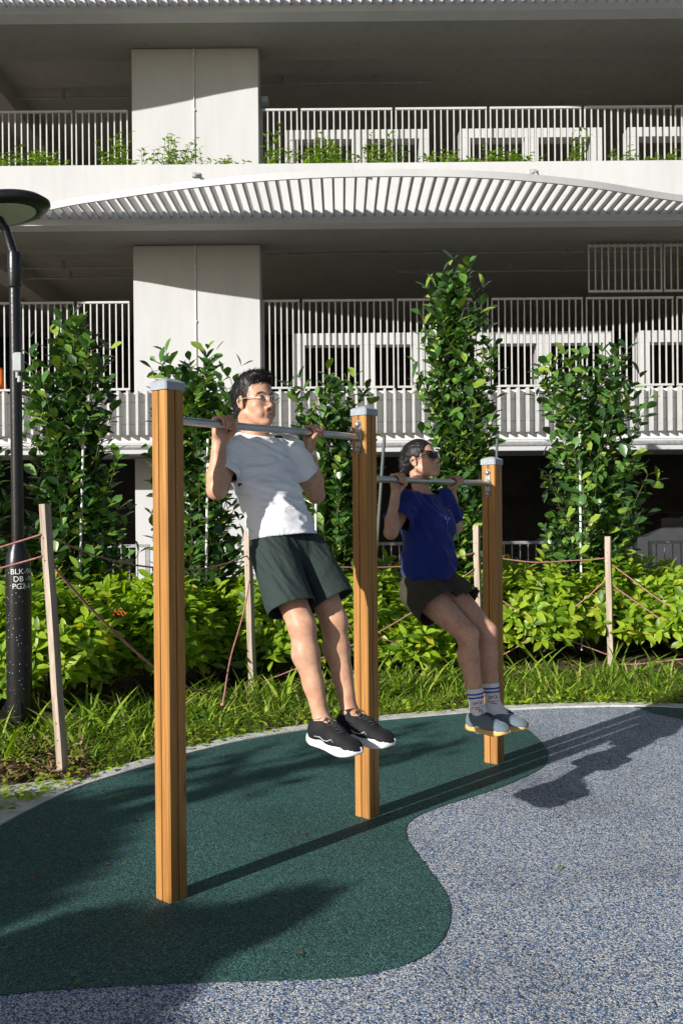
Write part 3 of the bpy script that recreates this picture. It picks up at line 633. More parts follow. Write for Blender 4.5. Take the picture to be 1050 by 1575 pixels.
def tree(px, Y, prof, n_shoots, label, lean=0., dens=1.):
    """prof: list of (py, half width px left, right)"""
    ys = [p[0] for p in prof]; top = zat(ys[0], Y); x0 = xat(px, Y); root = empty('young_tree', (x0, Y, 0), label=label, cat='tree', group='young broad leaved trees along the building')
    tr = MB(); pts = [(0.02 * math.sin(k), 0.02 * math.cos(k * 2), top * .86 * k / 8 - .02) for k in range(9)]; tr.tube(pts, [.035 - .0028 * k for k in range(9)], 9)
    tw = MB(); pos = []; dr = []; nm = []; sz = []
    k_ = FPX / Y
    for i in range(int(n_shoots * 1.65)):
        f = rng.random() ** .85; py = ys[0] + (ys[-1] - ys[0]) * f
        wl = np.interp(py, ys, [p[1] for p in prof]) / k_; wr = np.interp(py, ys, [p[2] for p in prof]) / k_
        a = rng.random() * 2 * math.pi; ex = math.cos(a); w = wr if ex > 0 else wl; r = (rng.random() ** .5) * (1.22 if rng.random() < .12 else 1.)
        tip = np.array([ex * w * r, math.sin(a) * .75 * (wl + wr) / 2 * r, zat(py, Y)])
        L = .28 + .3 * rng.random(); s = tip - np.array([tip[0] * .75, tip[1] * .75, 0]); s[2] = max(.35, tip[2] - L); 
        mid = (s + tip) / 2 + np.array([tip[0] * .12, tip[1] * .12, -.06])
        cv = [s, mid, tip]
        if i % 3 == 0 or r > 1.: tw.tube([tuple(q) for q in cv], [.007, .005, .003], 5, False)
        m_ = int((7 + rng.integers(0, 6)) * dens)
        for j in range(m_):
            t = .25 + .75 * (j // 2) / max(1, (m_ - 1) // 2); q = (1 - t) ** 2 * s + 2 * t * (1 - t) * mid + t * t * tip
            ax = tip - mid; ax /= np.linalg.norm(ax) + 1e-6; pa = (j // 2) * math.pi / 2 + (j % 2) * math.pi + rng.random() * .5
            u = np.cross(ax, [0, 0, 1.]); u /= np.linalg.norm(u) + 1e-6; v = np.cross(ax, u)
            side = math.cos(pa) * u + math.sin(pa) * v; up = .75 + .5 * (t > .85)
            d = side + ax * up + nz(3) * .18; pos.append(q); dr.append(d); nm.append(ax - side * .5 + nz(3) * .3 + SUNV * .55); sz.append(rng.uniform(.07, .175))
    me = scatter('foliage', LT_clusia, np.array(pos), np.array(dr), np.array(nm), np.array(sz))
    link_mesh('foliage', me, M['clusia'], root, True); tr.build('trunk', M['bark'], root, smooth=True); tw.build('branches', M['twig'], root, smooth=True)
tree(112, 8.35, [(482, 8, 14), (510, 60, 30), (540, 72, 68), (600, 84, 60), (680, 80, 74), (760, 60, 78), (850, 80, 90), (950, 70, 80)], 210, 'leafy tree left of the near post, beside the lamp post')
tree(306, 8.5, [(535, 40, 30), (560, 84, 70), (600, 62, 78), (680, 78, 60), (760, 82, 60), (860, 70, 80), (950, 70, 80)], 190, 'leafy tree directly behind the near post')
tree(515, 8.9, [(575, 60, 50), (600, 72, 62), (650, 60, 66), (740, 60, 70), (830, 55, 60), (950, 60, 60)], 170, 'leafy tree between the man and the middle post')
tree(703, 9.15, [(406, 24, 36), (440, 46, 48), (500, 50, 52), (560, 70, 60), (620, 66, 62), (700, 60, 60), (800, 70, 50), (950, 60, 60)], 270, 'tallest leafy tree, rising behind the woman')
tree(905, 9.55, [(540, 30, 72), (580, 92, 84), (620, 88, 78), (680, 76, 70), (740, 70, 108), (790, 78, 88), (870, 68, 66), (950, 60, 60)], 230, 'rightmost leafy tree, above the upright stake')
tree(-45, 8.0, [(640, 30, 34), (720, 50, 62), (860, 60, 60), (950, 60, 60)], 90, 'leafy tree cut off by the left edge of the photo')
def shrub(x, Y, w, d, h, n, label, flower=False, lo=.12, bright=1.):
    root = empty('shrub', (x, Y, 0), label=label, cat='shrub', group='yellow green shrubs of the hedge')
    # rounded, lumpy top surface: leaves mostly on the outside
    lum = rng.random((6, 3)); pos = []; nm = []; dr = []; sz = []
    k = n // 7
    u = rng.normal(size=(k, 3)); u /= np.linalg.norm(u, axis=1)[:, None]; u[:, 2] = np.abs(u[:, 2]) * 1.0 - .35
    rad = rng.uniform(.62, 1.02, k) + .1 * np.sin(u[:, 0] * 7 + lum[0, 0] * 6) + .08 * np.sin(u[:, 1] * 9 + lum[1, 1] * 6)
    c = np.c_[u[:, 0] * w * .5, u[:, 1] * d * .5, u[:, 2] * h * .62] * rad[:, None]; c[:, 2] += h * .42 + .09 * rng.random(k) ** 3 * h * 2; c[:, 2] = np.maximum(c[:, 2], lo * rng.uniform(.6, 1.6, k))
    tw = MB()
    for i in range(k):
        ax = u[i] * .6 + np.array([0, 0, .8]) + nz(3) * .25; ax /= np.linalg.norm(ax); a0 = rng.random() * 6.28
        uu = np.cross(ax, [.3, .5, .1]); uu /= np.linalg.norm(uu); vv = np.cross(ax, uu)
        if i % 4 == 0: st = c[i] * np.array([.3, .3, 0]) + np.array([0, 0, .02]); tw.tube([tuple(st), tuple((st + c[i]) / 2 + nz(3) * .03), tuple(c[i])], [.006, .004, .002], 4, False)
        for j in range(7):
            a = a0 + j * 2.4; sd = math.cos(a) * uu + math.sin(a) * vv; q = c[i] - ax * .022 * (j // 2) + sd * .004
            pos.append(q); dr.append(sd * (1 - .1 * j * 0) + ax * (.55 if j > 2 else .9) * (1 - .25 * (j // 2))); nm.append(ax + SUNV * .6 + nz(3) * .2); sz.append(rng.uniform(.085, .155))
    me = scatter('foliage', LT_ixora, np.array(pos), np.array(dr), np.array(nm), np.array(sz)); link_mesh('foliage', me, M['ixora'], root, True); tw.build('stems', M['twig'], root, kind='stuff')
    if flower:
        fl = MB()
        for q in range(26): e = (rng.random(3) - .5) * np.array([.11, .08, .05]) + np.array(flower); fl.lathe([(.001, -.006), (.008, 0), (.001, .006)], e, 6)
        fl.build('flower_cluster', M['flower'], root)
SH = [(-2.35, 7.1, 1.1, 1.1, 1.06, 'shrub left of the leaning stake, behind the lamp post', False), (-3.4, 6.9, 1.3, 1.2, 1.05, 'shrub cut by the left photo edge behind the lamp post', False),
      (-2.3, 8.2, 1.5, 1.0, 1.12, 'back row shrub under the leftmost tree', False), (-1.55, 7.75, 1.1, 1.1, 1.0, 'shrub seen just left of the nearest post', (-.2, -.6, .72)),
      (-1.2, 8.7, 1.3, .9, 1.02, 'back row shrub behind the nearest post', False), (-.7, 8.3, 1.3, 1.05, 1.02, 'shrub between the near post and the stake behind the man', False),
      (.1, 8.7, 1.3, 1.1, 1.04, 'shrub behind the shorts of the man', False), (.9, 9.0, 1.3, 1.1, 1.04, 'shrub behind the thighs of the woman', False),
      (.55, 8.45, .75, .6, .62, 'low shrub seen between the middle post and the knees of the woman', False),
      (1.75, 9.2, 1.35, 1.15, 1.04, 'shrub just right of the short end post', False), (2.65, 9.45, 1.45, 1.2, 1.05, 'shrub around the upright stake at the right', False),
      (3.6, 9.3, 1.4, 1.35, 1.02, 'shrub at the right edge with a pale tall top', False), (4.5, 9.5, 1.3, 1.3, 1.0, 'shrub cut by the right photo edge', False),
      (2.1, 10.2, 1.6, 1.0, .98, 'back row shrub between end post and right stake', False), (3.8, 10.3, 1.8, 1.0, .98, 'back row shrub below the right railing', False), (0.2, 9.7, 1.6, 1., 1.08, 'back row shrub behind the middle post', False)]
for s in SH: shrub(s[0], s[1], s[2] * 1.12, s[3] * 1.1, s[4], int(2600 * s[2] * s[3] / 1.3), s[5], s[6])
# grass between kerb and shrubs
def bed_points(n, d0, d1, x0, x1, pw=1.):
    """random points measured back from the kerb"""
    L = [(o.x, o.y) for o in out]; L = np.array(L); seg = L[1:] - L[:-1]; ln = np.linalg.norm(seg, axis=1); ok = (L[:-1, 0] > x0) & (L[:-1, 0] < x1)
    p = ln * ok; p = p / p.sum(); i = rng.choice(len(seg), n, p=p); t = rng.random(n); d = d0 + (d1 - d0) * rng.random(n) ** pw
    nn = np.c_[-seg[i, 1], seg[i, 0]] / ln[i][:, None]; q = L[i] + seg[i] * t[:, None] + nn * d[:, None]; return q, d
def grass(name, n, d0, d1, x0, x1, hmin, hmax, mat, pw=1., spread=.55, **k):
    q, d = bed_points(n, d0, d1, x0, x1, pw); ok = ~((q[:, 0] < -1.55 + .1 * rng.random(n)) & (q[:, 1] < 5.25 + .25 * rng.random(n))); q, d = q[ok], d[ok]; n = len(q); cl = .55 + .45 * np.sin(q[:, 0] * 5.1 + 1) * np.sin(q[:, 1] * 4.3 + q[:, 0] * 2) + .55 * np.sin(q[:, 0] * 13) * np.sin(q[:, 1] * 11)
    h = rng.uniform(hmin, hmax, n) * np.clip(.6 + .5 * cl, .35, 1.3) * np.clip(.45 + d * 1.4, .4, 1); a = rng.random(n) * 6.283
    dr = np.c_[np.cos(a) * spread * rng.random(n) * 1.5, np.sin(a) * spread * rng.random(n) * 1.5, np.ones(n)]
    nm = np.c_[-np.cos(a), -np.sin(a), .2 * np.ones(n)] + rng.normal(size=(n, 3)) * .2
    me = scatter(name, LT_grass, np.c_[q, np.full(n, -.01)], dr, nm, h, h * rng.uniform(.8, 1.5, n)); return link_mesh(name, me, mat, smooth=True, kind='stuff', **k)
grass('grass', 21000, .0, 1.15, -4.5, 5.5, .07, .2, M['grass'], 1.1, 1.05, label='bright green grass between the kerb and the shrubs', cat='grass')
grass('tall_grass', 2200, .5, 1.4, -4.5, 5.5, .18, .36, M['grass'], 1., .8, label='longer grass tufts growing in front of the shrubs', cat='grass')
q, d = bed_points(2600, -.06, .35, -5, 5.5, 1.3)
dr = np.c_[nz(2600), nz(2600), np.abs(nz(2600)) * .5]; me = scatter('ground_cover', LT_ixora, np.c_[q, rng.uniform(0, .05, 2600)], dr, np.c_[nz(2600) * .4, nz(2600) * .4, np.ones(2600)], rng.uniform(.03, .06, 2600)); link_mesh('ground_cover', me, M['ixora'], kind='stuff', label='small creeping leaves spilling over the kerb', cat='ground cover')
q = np.array([G(rng.uniform(-90, 140), 1128 + 72 * rng.random() ** .7)[:2] for _ in range(1700)]); n = len(q)
me = scatter('leaf_litter', LT_lit, np.c_[q, rng.uniform(.0, .04, n)], np.c_[nz(n), nz(n), nz(n) * .35], np.c_[nz(n) * .5, nz(n) * .5, np.ones(n)], rng.uniform(.03, .09, n), rng.uniform(.012, .05, n)); link_mesh('leaf_litter', me, M['litter'], kind='stuff', label='brown dry leaves and twigs around the foot of the lamp post', cat='leaf litter')
# fallen bits on the surface, countable
bits = [(170, 1333, 'litter'), (235, 1287, 'flower'), (150, 1218, 'ixora'), (191, 1232, 'ixora'), (190, 1331, 'ixora'), (55, 1349, 'litter'), (126, 1512, 'ixora'), (75, 1288, 'flower'), (456, 1470, 'litter'), (860, 1336, 'ixora'), (463, 1285, 'litter'), (218, 1266, 'litter'), (148, 1180, 'litter'), (65, 1258, 'litter'), (40, 1236, 'litter')]
bl_lab = ['small pale petal left of the near post on green surface', 'orange speck close to the near post', 'yellowish leaf by the concrete path', 'yellow leaf on the green surface left of the near post', 'green speck left of the near post', 'faded leaf at the left edge on green surface', 'yellow leaf near the bottom left by the blue edge', 'orange bit at the left on the green surface', 'dry straw bit in the lower middle of the green surface', 'yellow speck alone on the blue surface', 'dry speck right of the near post', 'dry bit close to the left face of the near post', 'dry twig on the kerb by the leaning stake', 'dark dry leaf on the concrete path', 'second dark leaf further left on the concrete path']
for (px, py, mt), lab in zip(bits, bl_lab):
    g = G(px, py); me = scatter('fallen_leaf', LT_lit, np.array([[0, 0, .010]]), np.array([[nz(1)[0], nz(1)[0], .05]]), np.array([[.1, .1, 1.]]), np.array([rng.uniform(.022, .042)])); o = link_mesh('fallen_leaf', me, M[mt], label=lab, cat='leaf'); o.location = g
# weeds in the upper planter
def weed(px, w, h, n, lab, trail=.0):
    Y = 12.56; h *= 1.15; x = xat(px, Y); root = empty('planter_weed', (x, Y, 6.2), label=lab, cat='weed', group='weeds growing in the upper planter'); pos = []; dr = []; nm = []; sz = []; tw = MB()
    for i in range(n):
        bx = nz(1)[0] * w * .35; tip = np.array([bx + nz(1)[0] * .08, nz(1)[0] * .08 - .1 * trail, rng.uniform(.1, 1) * h * (1 - .5 * abs(bx) / (w + .01))]); st = np.array([bx, 0, 0])
        tw.tube([tuple(st), tuple((st + tip) / 2 + nz(3) * .02), tuple(tip)], .003, 4, False)
        for j in range(9):
            t = .3 + .7 * j / 8; q = st + (tip - st) * t; a = j * 2.4; d = np.array([math.cos(a), math.sin(a), .4]) + nz(3) * .2; pos.append(q); dr.append(d); nm.append(np.array([0, 0, 1.]) + nz(3) * .3); sz.append(rng.uniform(.05, .1))
    me = scatter('foliage', LT_ixora, np.array(pos), np.array(dr), np.array(nm), np.array(sz)); link_mesh('foliage', me, M['vine'], root, True); tw.build('stems', M['twig'], root, kind='stuff')
for a in ((20, .5, .35, 26, 'weeds at the far left of the upper planter'), (75, .5, .32, 26, 'weeds in the upper planter above the lamp head'), (180, .45, .55, 26, 'tall thin weeds just left of the upper column'), (262, .42, .5, 34, 'bushy weed in front of the upper column'), (305, .25, .5, 8, 'sparse tall weed at the middle of the upper column'), (352, .25, .18, 14, 'small low weed at the right foot of the upper column'),
          (428, .2, .6, 12, 'tall weed just right of the upper column'), (500, .8, .45, 60, 'broad weeds inside the first white frame of the upper level'), (600, .5, .55, 24, 'weeds at the right end of the first upper white frame'), (690, .5, .25, 40, 'weeds between the first two upper white frames'), (770, .8, .28, 56, 'weeds in front of the second upper white frame'), (885, .25, .7, 10, 'thin tall weed right of the second upper white frame'), (965, .3, .35, 14, 'weed by the third upper white frame'), (1015, .6, .2, 26, 'low weeds at the right end of the upper planter')): weed(*a)

# ------------------------------------------------------------------ leafy shadow casters added out of view to shade the lower left and the mat
def shade_caster(x, y, h0, h1, w, n, lab, ly=1., hole=0.):
    root = empty('shade_caster', (x, y, 0), label=lab, cat='tree'); tr = MB(); tr.tube([(0, 0, -.02), (.03, .02, h0), (0, 0, h1 - .3)], [.09, .07, .03], 10); tr.build('trunk', M['bark'], root, smooth=True)
    u = rng.normal(size=(n, 3)); u /= np.linalg.norm(u, axis=1)[:, None]; r = rng.random(n) ** .4
    pos = np.c_[u[:, 0] * w / 2 * r, u[:, 1] * w / 2 * ly * r, (h0 + h1) / 2 + u[:, 2] * (h1 - h0) / 2 * r]
    me = scatter('foliage', LT_clusia, pos, rng.normal(size=(n, 3)), rng.normal(size=(n, 3)) + [0, 0, .5], rng.uniform(.06, .1, n) * (1.8 if n < 200 else 1)); link_mesh('foliage', me, M['clusia'], root, True)
sd = np.array([math.sin(SUN_AZ), math.cos(SUN_AZ)]); tn = math.tan(SUN_EL)
def caster(gx, gy, h): return gx - sd[0] * h / tn, gy - sd[1] * h / tn
for (gx, gy, h, w, n, dz, ly, lab) in ((-.42, 3.28, 2.2, .24, 4000, .15, 1., 'slim leafy caster added unseen behind the camera to shade the spot beside the near post'), (-.95, 2.92, 2.0, .75, 8000, .16, 1., 'low round leafy caster added unseen behind the camera to shade the green surface in front of the near post'),
    (-2.0, 3.75, 2.7, 1.6, 12000, .32, 1.2, 'broad leafy caster added unseen behind the camera to shade the left edge of the green surface'), (-1.3, 2.35, 1.6, 1.35, 10000, .2, 1., 'bushy leafy caster added unseen behind the camera to shade the bottom left corner'),
    (-.75, 5.2, 3.0, .9, 70, .15, 1., 'unseen sparse tree added to throw dappled shade behind the near post'), (.2, 5.85, 3.3, 1.0, 80, .12, 1., 'unseen sparse tree added to throw dappled shade near the kerb')):
    x, y = caster(gx, gy, h); shade_caster(x, y, h - dz, h + dz, w, n, lab, ly)

# ------------------------------------------------------------------ people: signed distance body modelling
class Field:
    def __init__(s, lo, hi, h):
        s.lo = np.array(lo, float); s.h = h; s.n = np.ceil((np.array(hi) - s.lo) / h).astype(int) + 1
        s.g = np.full(s.n, 1., np.float32); s.ax = [s.lo[i] + h * np.arange(s.n[i]) for i in range(3)]
    def sub(s, blo, bhi):
        a = np.clip(np.floor((np.array(blo) - s.lo) / s.h).astype(int), 0, s.n); b = np.clip(np.ceil((np.array(bhi) - s.lo) / s.h).astype(int) + 1, 0, s.n)
        sl = tuple(slice(i, j) for i, j in zip(a, b)); X = s.ax[0][sl[0]][:, None, None]; Y = s.ax[1][sl[1]][None, :, None]; Z = s.ax[2][sl[2]][None, None, :]
        return sl, X, Y, Z
    def put(s, sl, d, k, cut=False):
        if cut:
            a = s.g[sl]; d = -d
            if k > 0: h = np.clip(.5 - .5 * (a - d) / k, 0, 1); s.g[sl] = a * (1 - h) + d * h + k * h * (1 - h)
            else: s.g[sl] = np.maximum(a, d)
        else:
            a = s.g[sl]
            if k > 0: h = np.clip(.5 + .5 * (a - d) / k, 0, 1); s.g[sl] = a * (1 - h) + d * h - k * h * (1 - h)
            else: s.g[sl] = np.minimum(a, d)
    def cone(s, a, b, r1, r2=None, k=.01, L=None, sc=1., cut=False):
        a = np.array(a, float); b = np.array(b, float); r2 = r1 if r2 is None else r2; rm = max(r1, r2) / min(1, sc) + k + 3 * s.h
        sl, X, Y, Z = s.sub(np.minimum(a, b) - rm, np.maximum(a, b) + rm)
        px, py, pz = X - a[0], Y - a[1], Z - a[2]; ba = b - a
        if L is not None:
            L = np.array(L, float); L /= np.linalg.norm(L); q = (px * L[0] + py * L[1] + pz * L[2]) * (sc - 1); px = px + q * L[0]; py = py + q * L[1]; pz = pz + q * L[2]
            ba = ba + L * (sc - 1) * (ba @ L)
        bb = ba @ ba + 1e-12; t = np.clip((px * ba[0] + py * ba[1] + pz * ba[2]) / bb, 0, 1)
        d = np.sqrt((px - t * ba[0]) ** 2 + (py - t * ba[1]) ** 2 + (pz - t * ba[2]) ** 2) - (r1 + (r2 - r1) * t)
        s.put(sl, d.astype(np.float32), k, cut); return s
    def ell(s, c, r, R=None, k=.01, cut=False):
        c = np.array(c, float); r = np.array(r, float); R = np.eye(3) if R is None else np.array(R); rm = max(r) + k + 3 * s.h
        sl, X, Y, Z = s.sub(c - rm, c + rm); px, py, pz = X - c[0], Y - c[1], Z - c[2]
        q = [(px * R[0, i] + py * R[1, i] + pz * R[2, i]) / r[i] for i in range(3)]
        k0 = np.sqrt(q[0] ** 2 + q[1] ** 2 + q[2] ** 2) + 1e-6; k1 = np.sqrt((q[0] / r[0]) ** 2 + (q[1] / r[1]) ** 2 + (q[2] / r[2]) ** 2) + 1e-6
        s.put(sl, (k0 * (k0 - 1) / k1).astype(np.float32), k, cut); return s
    def plane_cut(s, p, n, blo, bhi, k=0.):
        n = np.array(n, float); n /= np.linalg.norm(n); sl, X, Y, Z = s.sub(blo, bhi)
        d = (X - p[0]) * n[0] + (Y - p[1]) * n[1] + (Z - p[2]) * n[2]; s.put(sl, -d.astype(np.float32), k, True); return s
    def extract(s, smooth=2):
        g = s.g; ins = g < 0; cnt = np.zeros(tuple(np.array(g.shape) - 1), np.uint8)
        for i in (0, 1):
            for j in (0, 1):
                for k in (0, 1): cnt += ins[i:i + cnt.shape[0], j:j + cnt.shape[1], k:k + cnt.shape[2]]
        idx = np.argwhere((cnt > 0) & (cnt < 8)); ids = np.full(cnt.shape, -1, np.int32); ids[tuple(idx.T)] = np.arange(len(idx))
        co = [(i, j, k) for i in (0, 1) for j in (0, 1) for k in (0, 1)]; val = {c: g[idx[:, 0] + c[0], idx[:, 1] + c[1], idx[:, 2] + c[2]] for c in co}
        acc = np.zeros((len(idx), 3)); num = np.zeros(len(idx))
        for c in co:
            for ax in range(3):
                if c[ax] == 0:
                    d = list(c); d[ax] = 1; d = tuple(d); a, b = val[c], val[d]; m = (a < 0) != (b < 0); t = np.where(m, a / np.where(m, a - b, 1), 0)
                    p = np.array(c, float)[None, :] * np.ones((len(idx), 1)); p[:, ax] += t; acc += p * m[:, None]; num += m
        V = s.lo + (idx + acc / num[:, None]) * s.h; Q = []
        for ax in range(3):
            a = [slice(None)] * 3; b = [slice(None)] * 3; a[ax] = slice(0, -1); b[ax] = slice(1, None); A = ins[tuple(a)]; Bb = ins[tuple(b)]; e = np.argwhere(A != Bb)
            u, v = [(1, 2), (2, 0), (0, 1)][ax]; e = e[(e[:, u] > 0) & (e[:, v] > 0)]; e = e[(e[:, u] < g.shape[u] - 1) & (e[:, v] < g.shape[v] - 1)]
            def cid(du, dv): q = e.copy(); q[:, u] -= du; q[:, v] -= dv; return ids[tuple(q.T)]
            q = np.c_[cid(1, 1), cid(0, 1), cid(0, 0), cid(1, 0)]; f = A[tuple(e.T)]; q[~f] = q[~f][:, ::-1]; Q.append(q)
        Q = np.concatenate(Q); Q = Q[(Q >= 0).all(1)]
        for _ in range(smooth): V = lap(V, Q, .5)
        return V, Q
def lap(V, Q, f):
    s = np.zeros_like(V); c = np.zeros(len(V))
    for a, b in ((0, 1), (1, 2), (2, 3), (3, 0)):
        for x, y in ((Q[:, a], Q[:, b]), (Q[:, b], Q[:, a])):
            for i in range(3): s[:, i] += np.bincount(x, V[y, i], len(V))
            c += np.bincount(x, minlength=len(V))
    return V * (1 - f) + f * s / np.maximum(c, 1)[:, None]
def vnormals(V, Q):
    n = np.cross(V[Q[:, 2]] - V[Q[:, 0]], V[Q[:, 3]] - V[Q[:, 1]]); o = np.zeros_like(V)
    for k in range(4):
        for i in range(3): o[:, i] += np.bincount(Q[:, k], n[:, i], len(V))
    return o / (np.linalg.norm(o, axis=1)[:, None] + 1e-12)
def compact(V, Q):
    u, inv = np.unique(Q, return_inverse=True); return V[u], inv.reshape(Q.shape)
_h = rng.integers(0, 2 ** 31, 4096)
def vnoise(p):
    i = np.floor(p).astype(int); f = p - i; f = f * f * (3 - 2 * f); o = 0
    for a in (0, 1):
        for b in (0, 1):
            for c in (0, 1):
                q = _h[(i[:, 0] + a + 57 * (i[:, 1] + b) + 131 * (i[:, 2] + c)) & 4095] / 2 ** 30 - 1
                o = o + q * (f[:, 0] if a else 1 - f[:, 0]) * (f[:, 1] if b else 1 - f[:, 1]) * (f[:, 2] if c else 1 - f[:, 2])
    return o
def folds(V, Nn, sp, amp, p0=1.):
    """ridged folds; sp = 3x3 scale matrix rows"""
    q = V @ np.array(sp).T; w = vnoise(q * .5 + 7.3) * 1.2; r = 1 - np.abs(vnoise(q + w[:, None])) * 2; r = np.sign(r) * np.abs(r) ** 1.3; return V + Nn * (amp * r)[:, None]
def cutmesh(V, Q, p, n, rad):
    """drop the faces beyond a hem plane, near the limb only, and snap the rim onto the plane"""
    p = np.array(p, float); n = np.array(n, float); n /= np.linalg.norm(n); d = (V - p) @ n; near = np.linalg.norm(V - p, axis=1) < rad
    V = V.copy(); bad = near & (d > 0); Q = Q[~bad[Q].any(1)]
    e = np.sort(np.concatenate([Q[:, [a, b]] for a, b in ((0, 1), (1, 2), (2, 3), (3, 0))]), 1); u, c = np.unique(e, axis=0, return_counts=True); rim = np.zeros(len(V), bool); rim[u[c == 1].ravel()] = True
    rim &= near & (np.abs(d) < .012); V[rim] -= np.outer(d[rim], n)
    for _ in range(3):
        W = lap(V, Q, .5); D_ = (W - V)[rim]; V[rim] += (D_ - np.outer(D_ @ n, n)) * .4
    return compact(V, Q)
def largest(V, Q):
    lab = np.arange(len(V))
    for _ in range(400):
        m = lab[Q].min(1); new = lab.copy()
        for k in range(4): np.minimum.at(new, Q[:, k], m)
        new = new[new]
        if (new == lab).all(): break
        lab = new
    c = np.bincount(lab[Q[:, 0]]); return compact(V, Q[lab[Q[:, 0]] == c.argmax()])
def shell(name, V, Q, mat, parent, th=.0025, **k):
    V, Q = largest(V, Q)
    me = np_mesh(name, V, Q); o = link_mesh(name, me, mat, parent, True, **k); s = o.modifiers.new('thickness', 'SOLIDIFY'); s.thickness = th; s.offset = -1; return o
def solid(name, V, Q, mat, parent, **k): return link_mesh(name, np_mesh(name, V, Q), mat, parent, True, **k)
def tess(poly): pass
A = np.array
def unit(v): v = A(v, float); return v / np.linalg.norm(v)
def rotm(f, up=(0, 0, 1)):
    f = unit(f); l = unit(np.cross(up, f)); u = np.cross(f, l); return np.c_[f, l, u]          # columns: forward, left, up
def person(origin_s, label, par):
    o = empty('person', Vector(PB0) - DB * .045 + DB * origin_s, math.atan2(NB.y, NB.x), label=label, cat='person'); return o
# local frame: x = forward (towards the camera side of the bar), y = the person's left, z = up
def head_prims(F, O, R, s, sex):
    T = lambda p: O + R @ (A(p, float) * s)
    E = lambda c, r, k=.012, cut=False, RR=None: F.ell(T(c), A(r) * s, R if RR is None else R @ RR, k, cut)
    C = lambda a, b, r1, r2=None, k=.01, **q: F.cone(T(a), T(b), r1 * s, (r2 if r2 else r1) * s, k, **q)
    E((.003, 0, .045), (.097, .076, .085)); E((.045, 0, -.005), (.056, .060, .082), .02)
    for y in (1, -1):
        C((.012, y * .052, -.042), (.078, y * .018, -.088), .019, .017, .022)
        E((.070, y * .040, -.018), (.026, .024, .026), .018)
        C((.093, y * .010, .034), (.080, y * .048, .032), .010, .008, .012)
        E((.104, y * .031, .012), (.018, .020, .0125), .008, True)
        E((.088, y * .031, .012), (.0135, .016, .011), .005)
        E((.108, y * .0125, -.030), (.0105, .008, .008), .005)
        E((.010, y * .074, .002), (.018, .007, .031), .004, False, rotm((1, y * .42, 0), (-.15, 0, 1)))
        C((.006, y * .077, .030), (-.009, y * .083, .012), .0038, .0038, .003); C((-.009, y * .083, .012), (-.002, y * .078, -.018), .0038, .004, .003)
        E((.012, y * .081, .000), (.008, .006, .012), .003, True); E((.010, y * .073, -.022), (.009, .006, .009), .004)
        E((.085, y * .030, -.052), (.02, .02, .022), .02)
    C((.099, 0, .022), (.117, 0, -.020), .0085, .0105, .008); E((.121, 0, -.022), (.0105, .0115, .0095), .006)
    E((.090, 0, -.090), (.019, .022, .015), .016); C((.103, -.014, -.050), (.103, .014, -.050), .008, None, .010)
    C((.100, -.012, -.063), (.100, .012, -.063), .008, None, .008); C((.1125, -.020, -.0572), (.1125, .020, -.0572), .0022, None, .003, cut=True)
    E((.045, 0, -.070), (.045, .040, .022), .02)
    return T
def head_extras(par, O, R, s, T, V, Q, lipc=True):
    m = MB(); mi = MB()
    for y in (1, -1):
        Mx = Matrix([list(r) for r in R]); e = MB(); c = T((.0915, y * .031, .0125)); e.lathe([(.0005, -.0105 * s), (.006 * s, -.009 * s), (.0105 * s, 0), (.006 * s, .009 * s), (.0005, .0105 * s)], c, 14, Mx); o = e.build('eye', M['eye'], par, smooth=True)
        i = MB(); Mr = Mx @ Matrix.Rotation(math.pi / 2, 3, 'Y'); i.lathe([(.0058 * s, .0), (.0055 * s, .0024 * s), (.0006, .0035 * s)], T((.1005, y * .031, .0125)), 12, Mr); i.build('iris', M['iris'], o, smooth=True)
        l = MB(); pts = [T((.0985 - .00018 * a * a * 20 + .0005, y * (.031 + a * .0115), .0195 + .002 * (1 - a * a))) for a in (-1.1, -.6, 0, .6, 1.1)]; l.tube(pts, [.0009, .0016, .002, .0018, .001], 5); l.build('eyelid', M['brow'], par, smooth=True)
    bv = BVHTree.FromPolygons([tuple(v) for v in V], [tuple(map(int, q)) for q in Q]); fw = Vector(R @ A((1, 0, 0)))
    def on(p, off):
        q = Vector(T(p)); h = bv.ray_cast(q + fw * .08, -fw, .2); return (h[0] + fw * off) if h[0] is not None else q
    for y in (1, -1):
        b = MB(); pts = [on((.1, y * a, z), .0012) for a, z in ((.013, .031), (.022, .0355), (.034, .038), (.045, .0345), (.052, .029))]; b.tube(pts, [.0028, .0042, .0042, .003, .0012], 6); b.build('eyebrow', M['brow'], par, smooth=True)
    for z, nm, r in ((-.0535, 'upper', .0034), (-.0605, 'lower', .0042)):
        b = MB(); pts = [on((.1, y, z + (.0012 * (1 if abs(y) < .006 else 0) if nm == 'upper' else 0) - (.003 * (abs(y) / .024) ** 2 * (1 if nm == 'upper' else -1))), -.0014) for y in (-.024, -.016, -.008, -.003, .003, .008, .016, .024)]
        b.tube([tuple(p) for p in pts], [.0008, r * .75, r, r * .95, r * .95, r, r * .75, .0008], 8); b.build('lip', M['lip'], par, smooth=True)
    return on
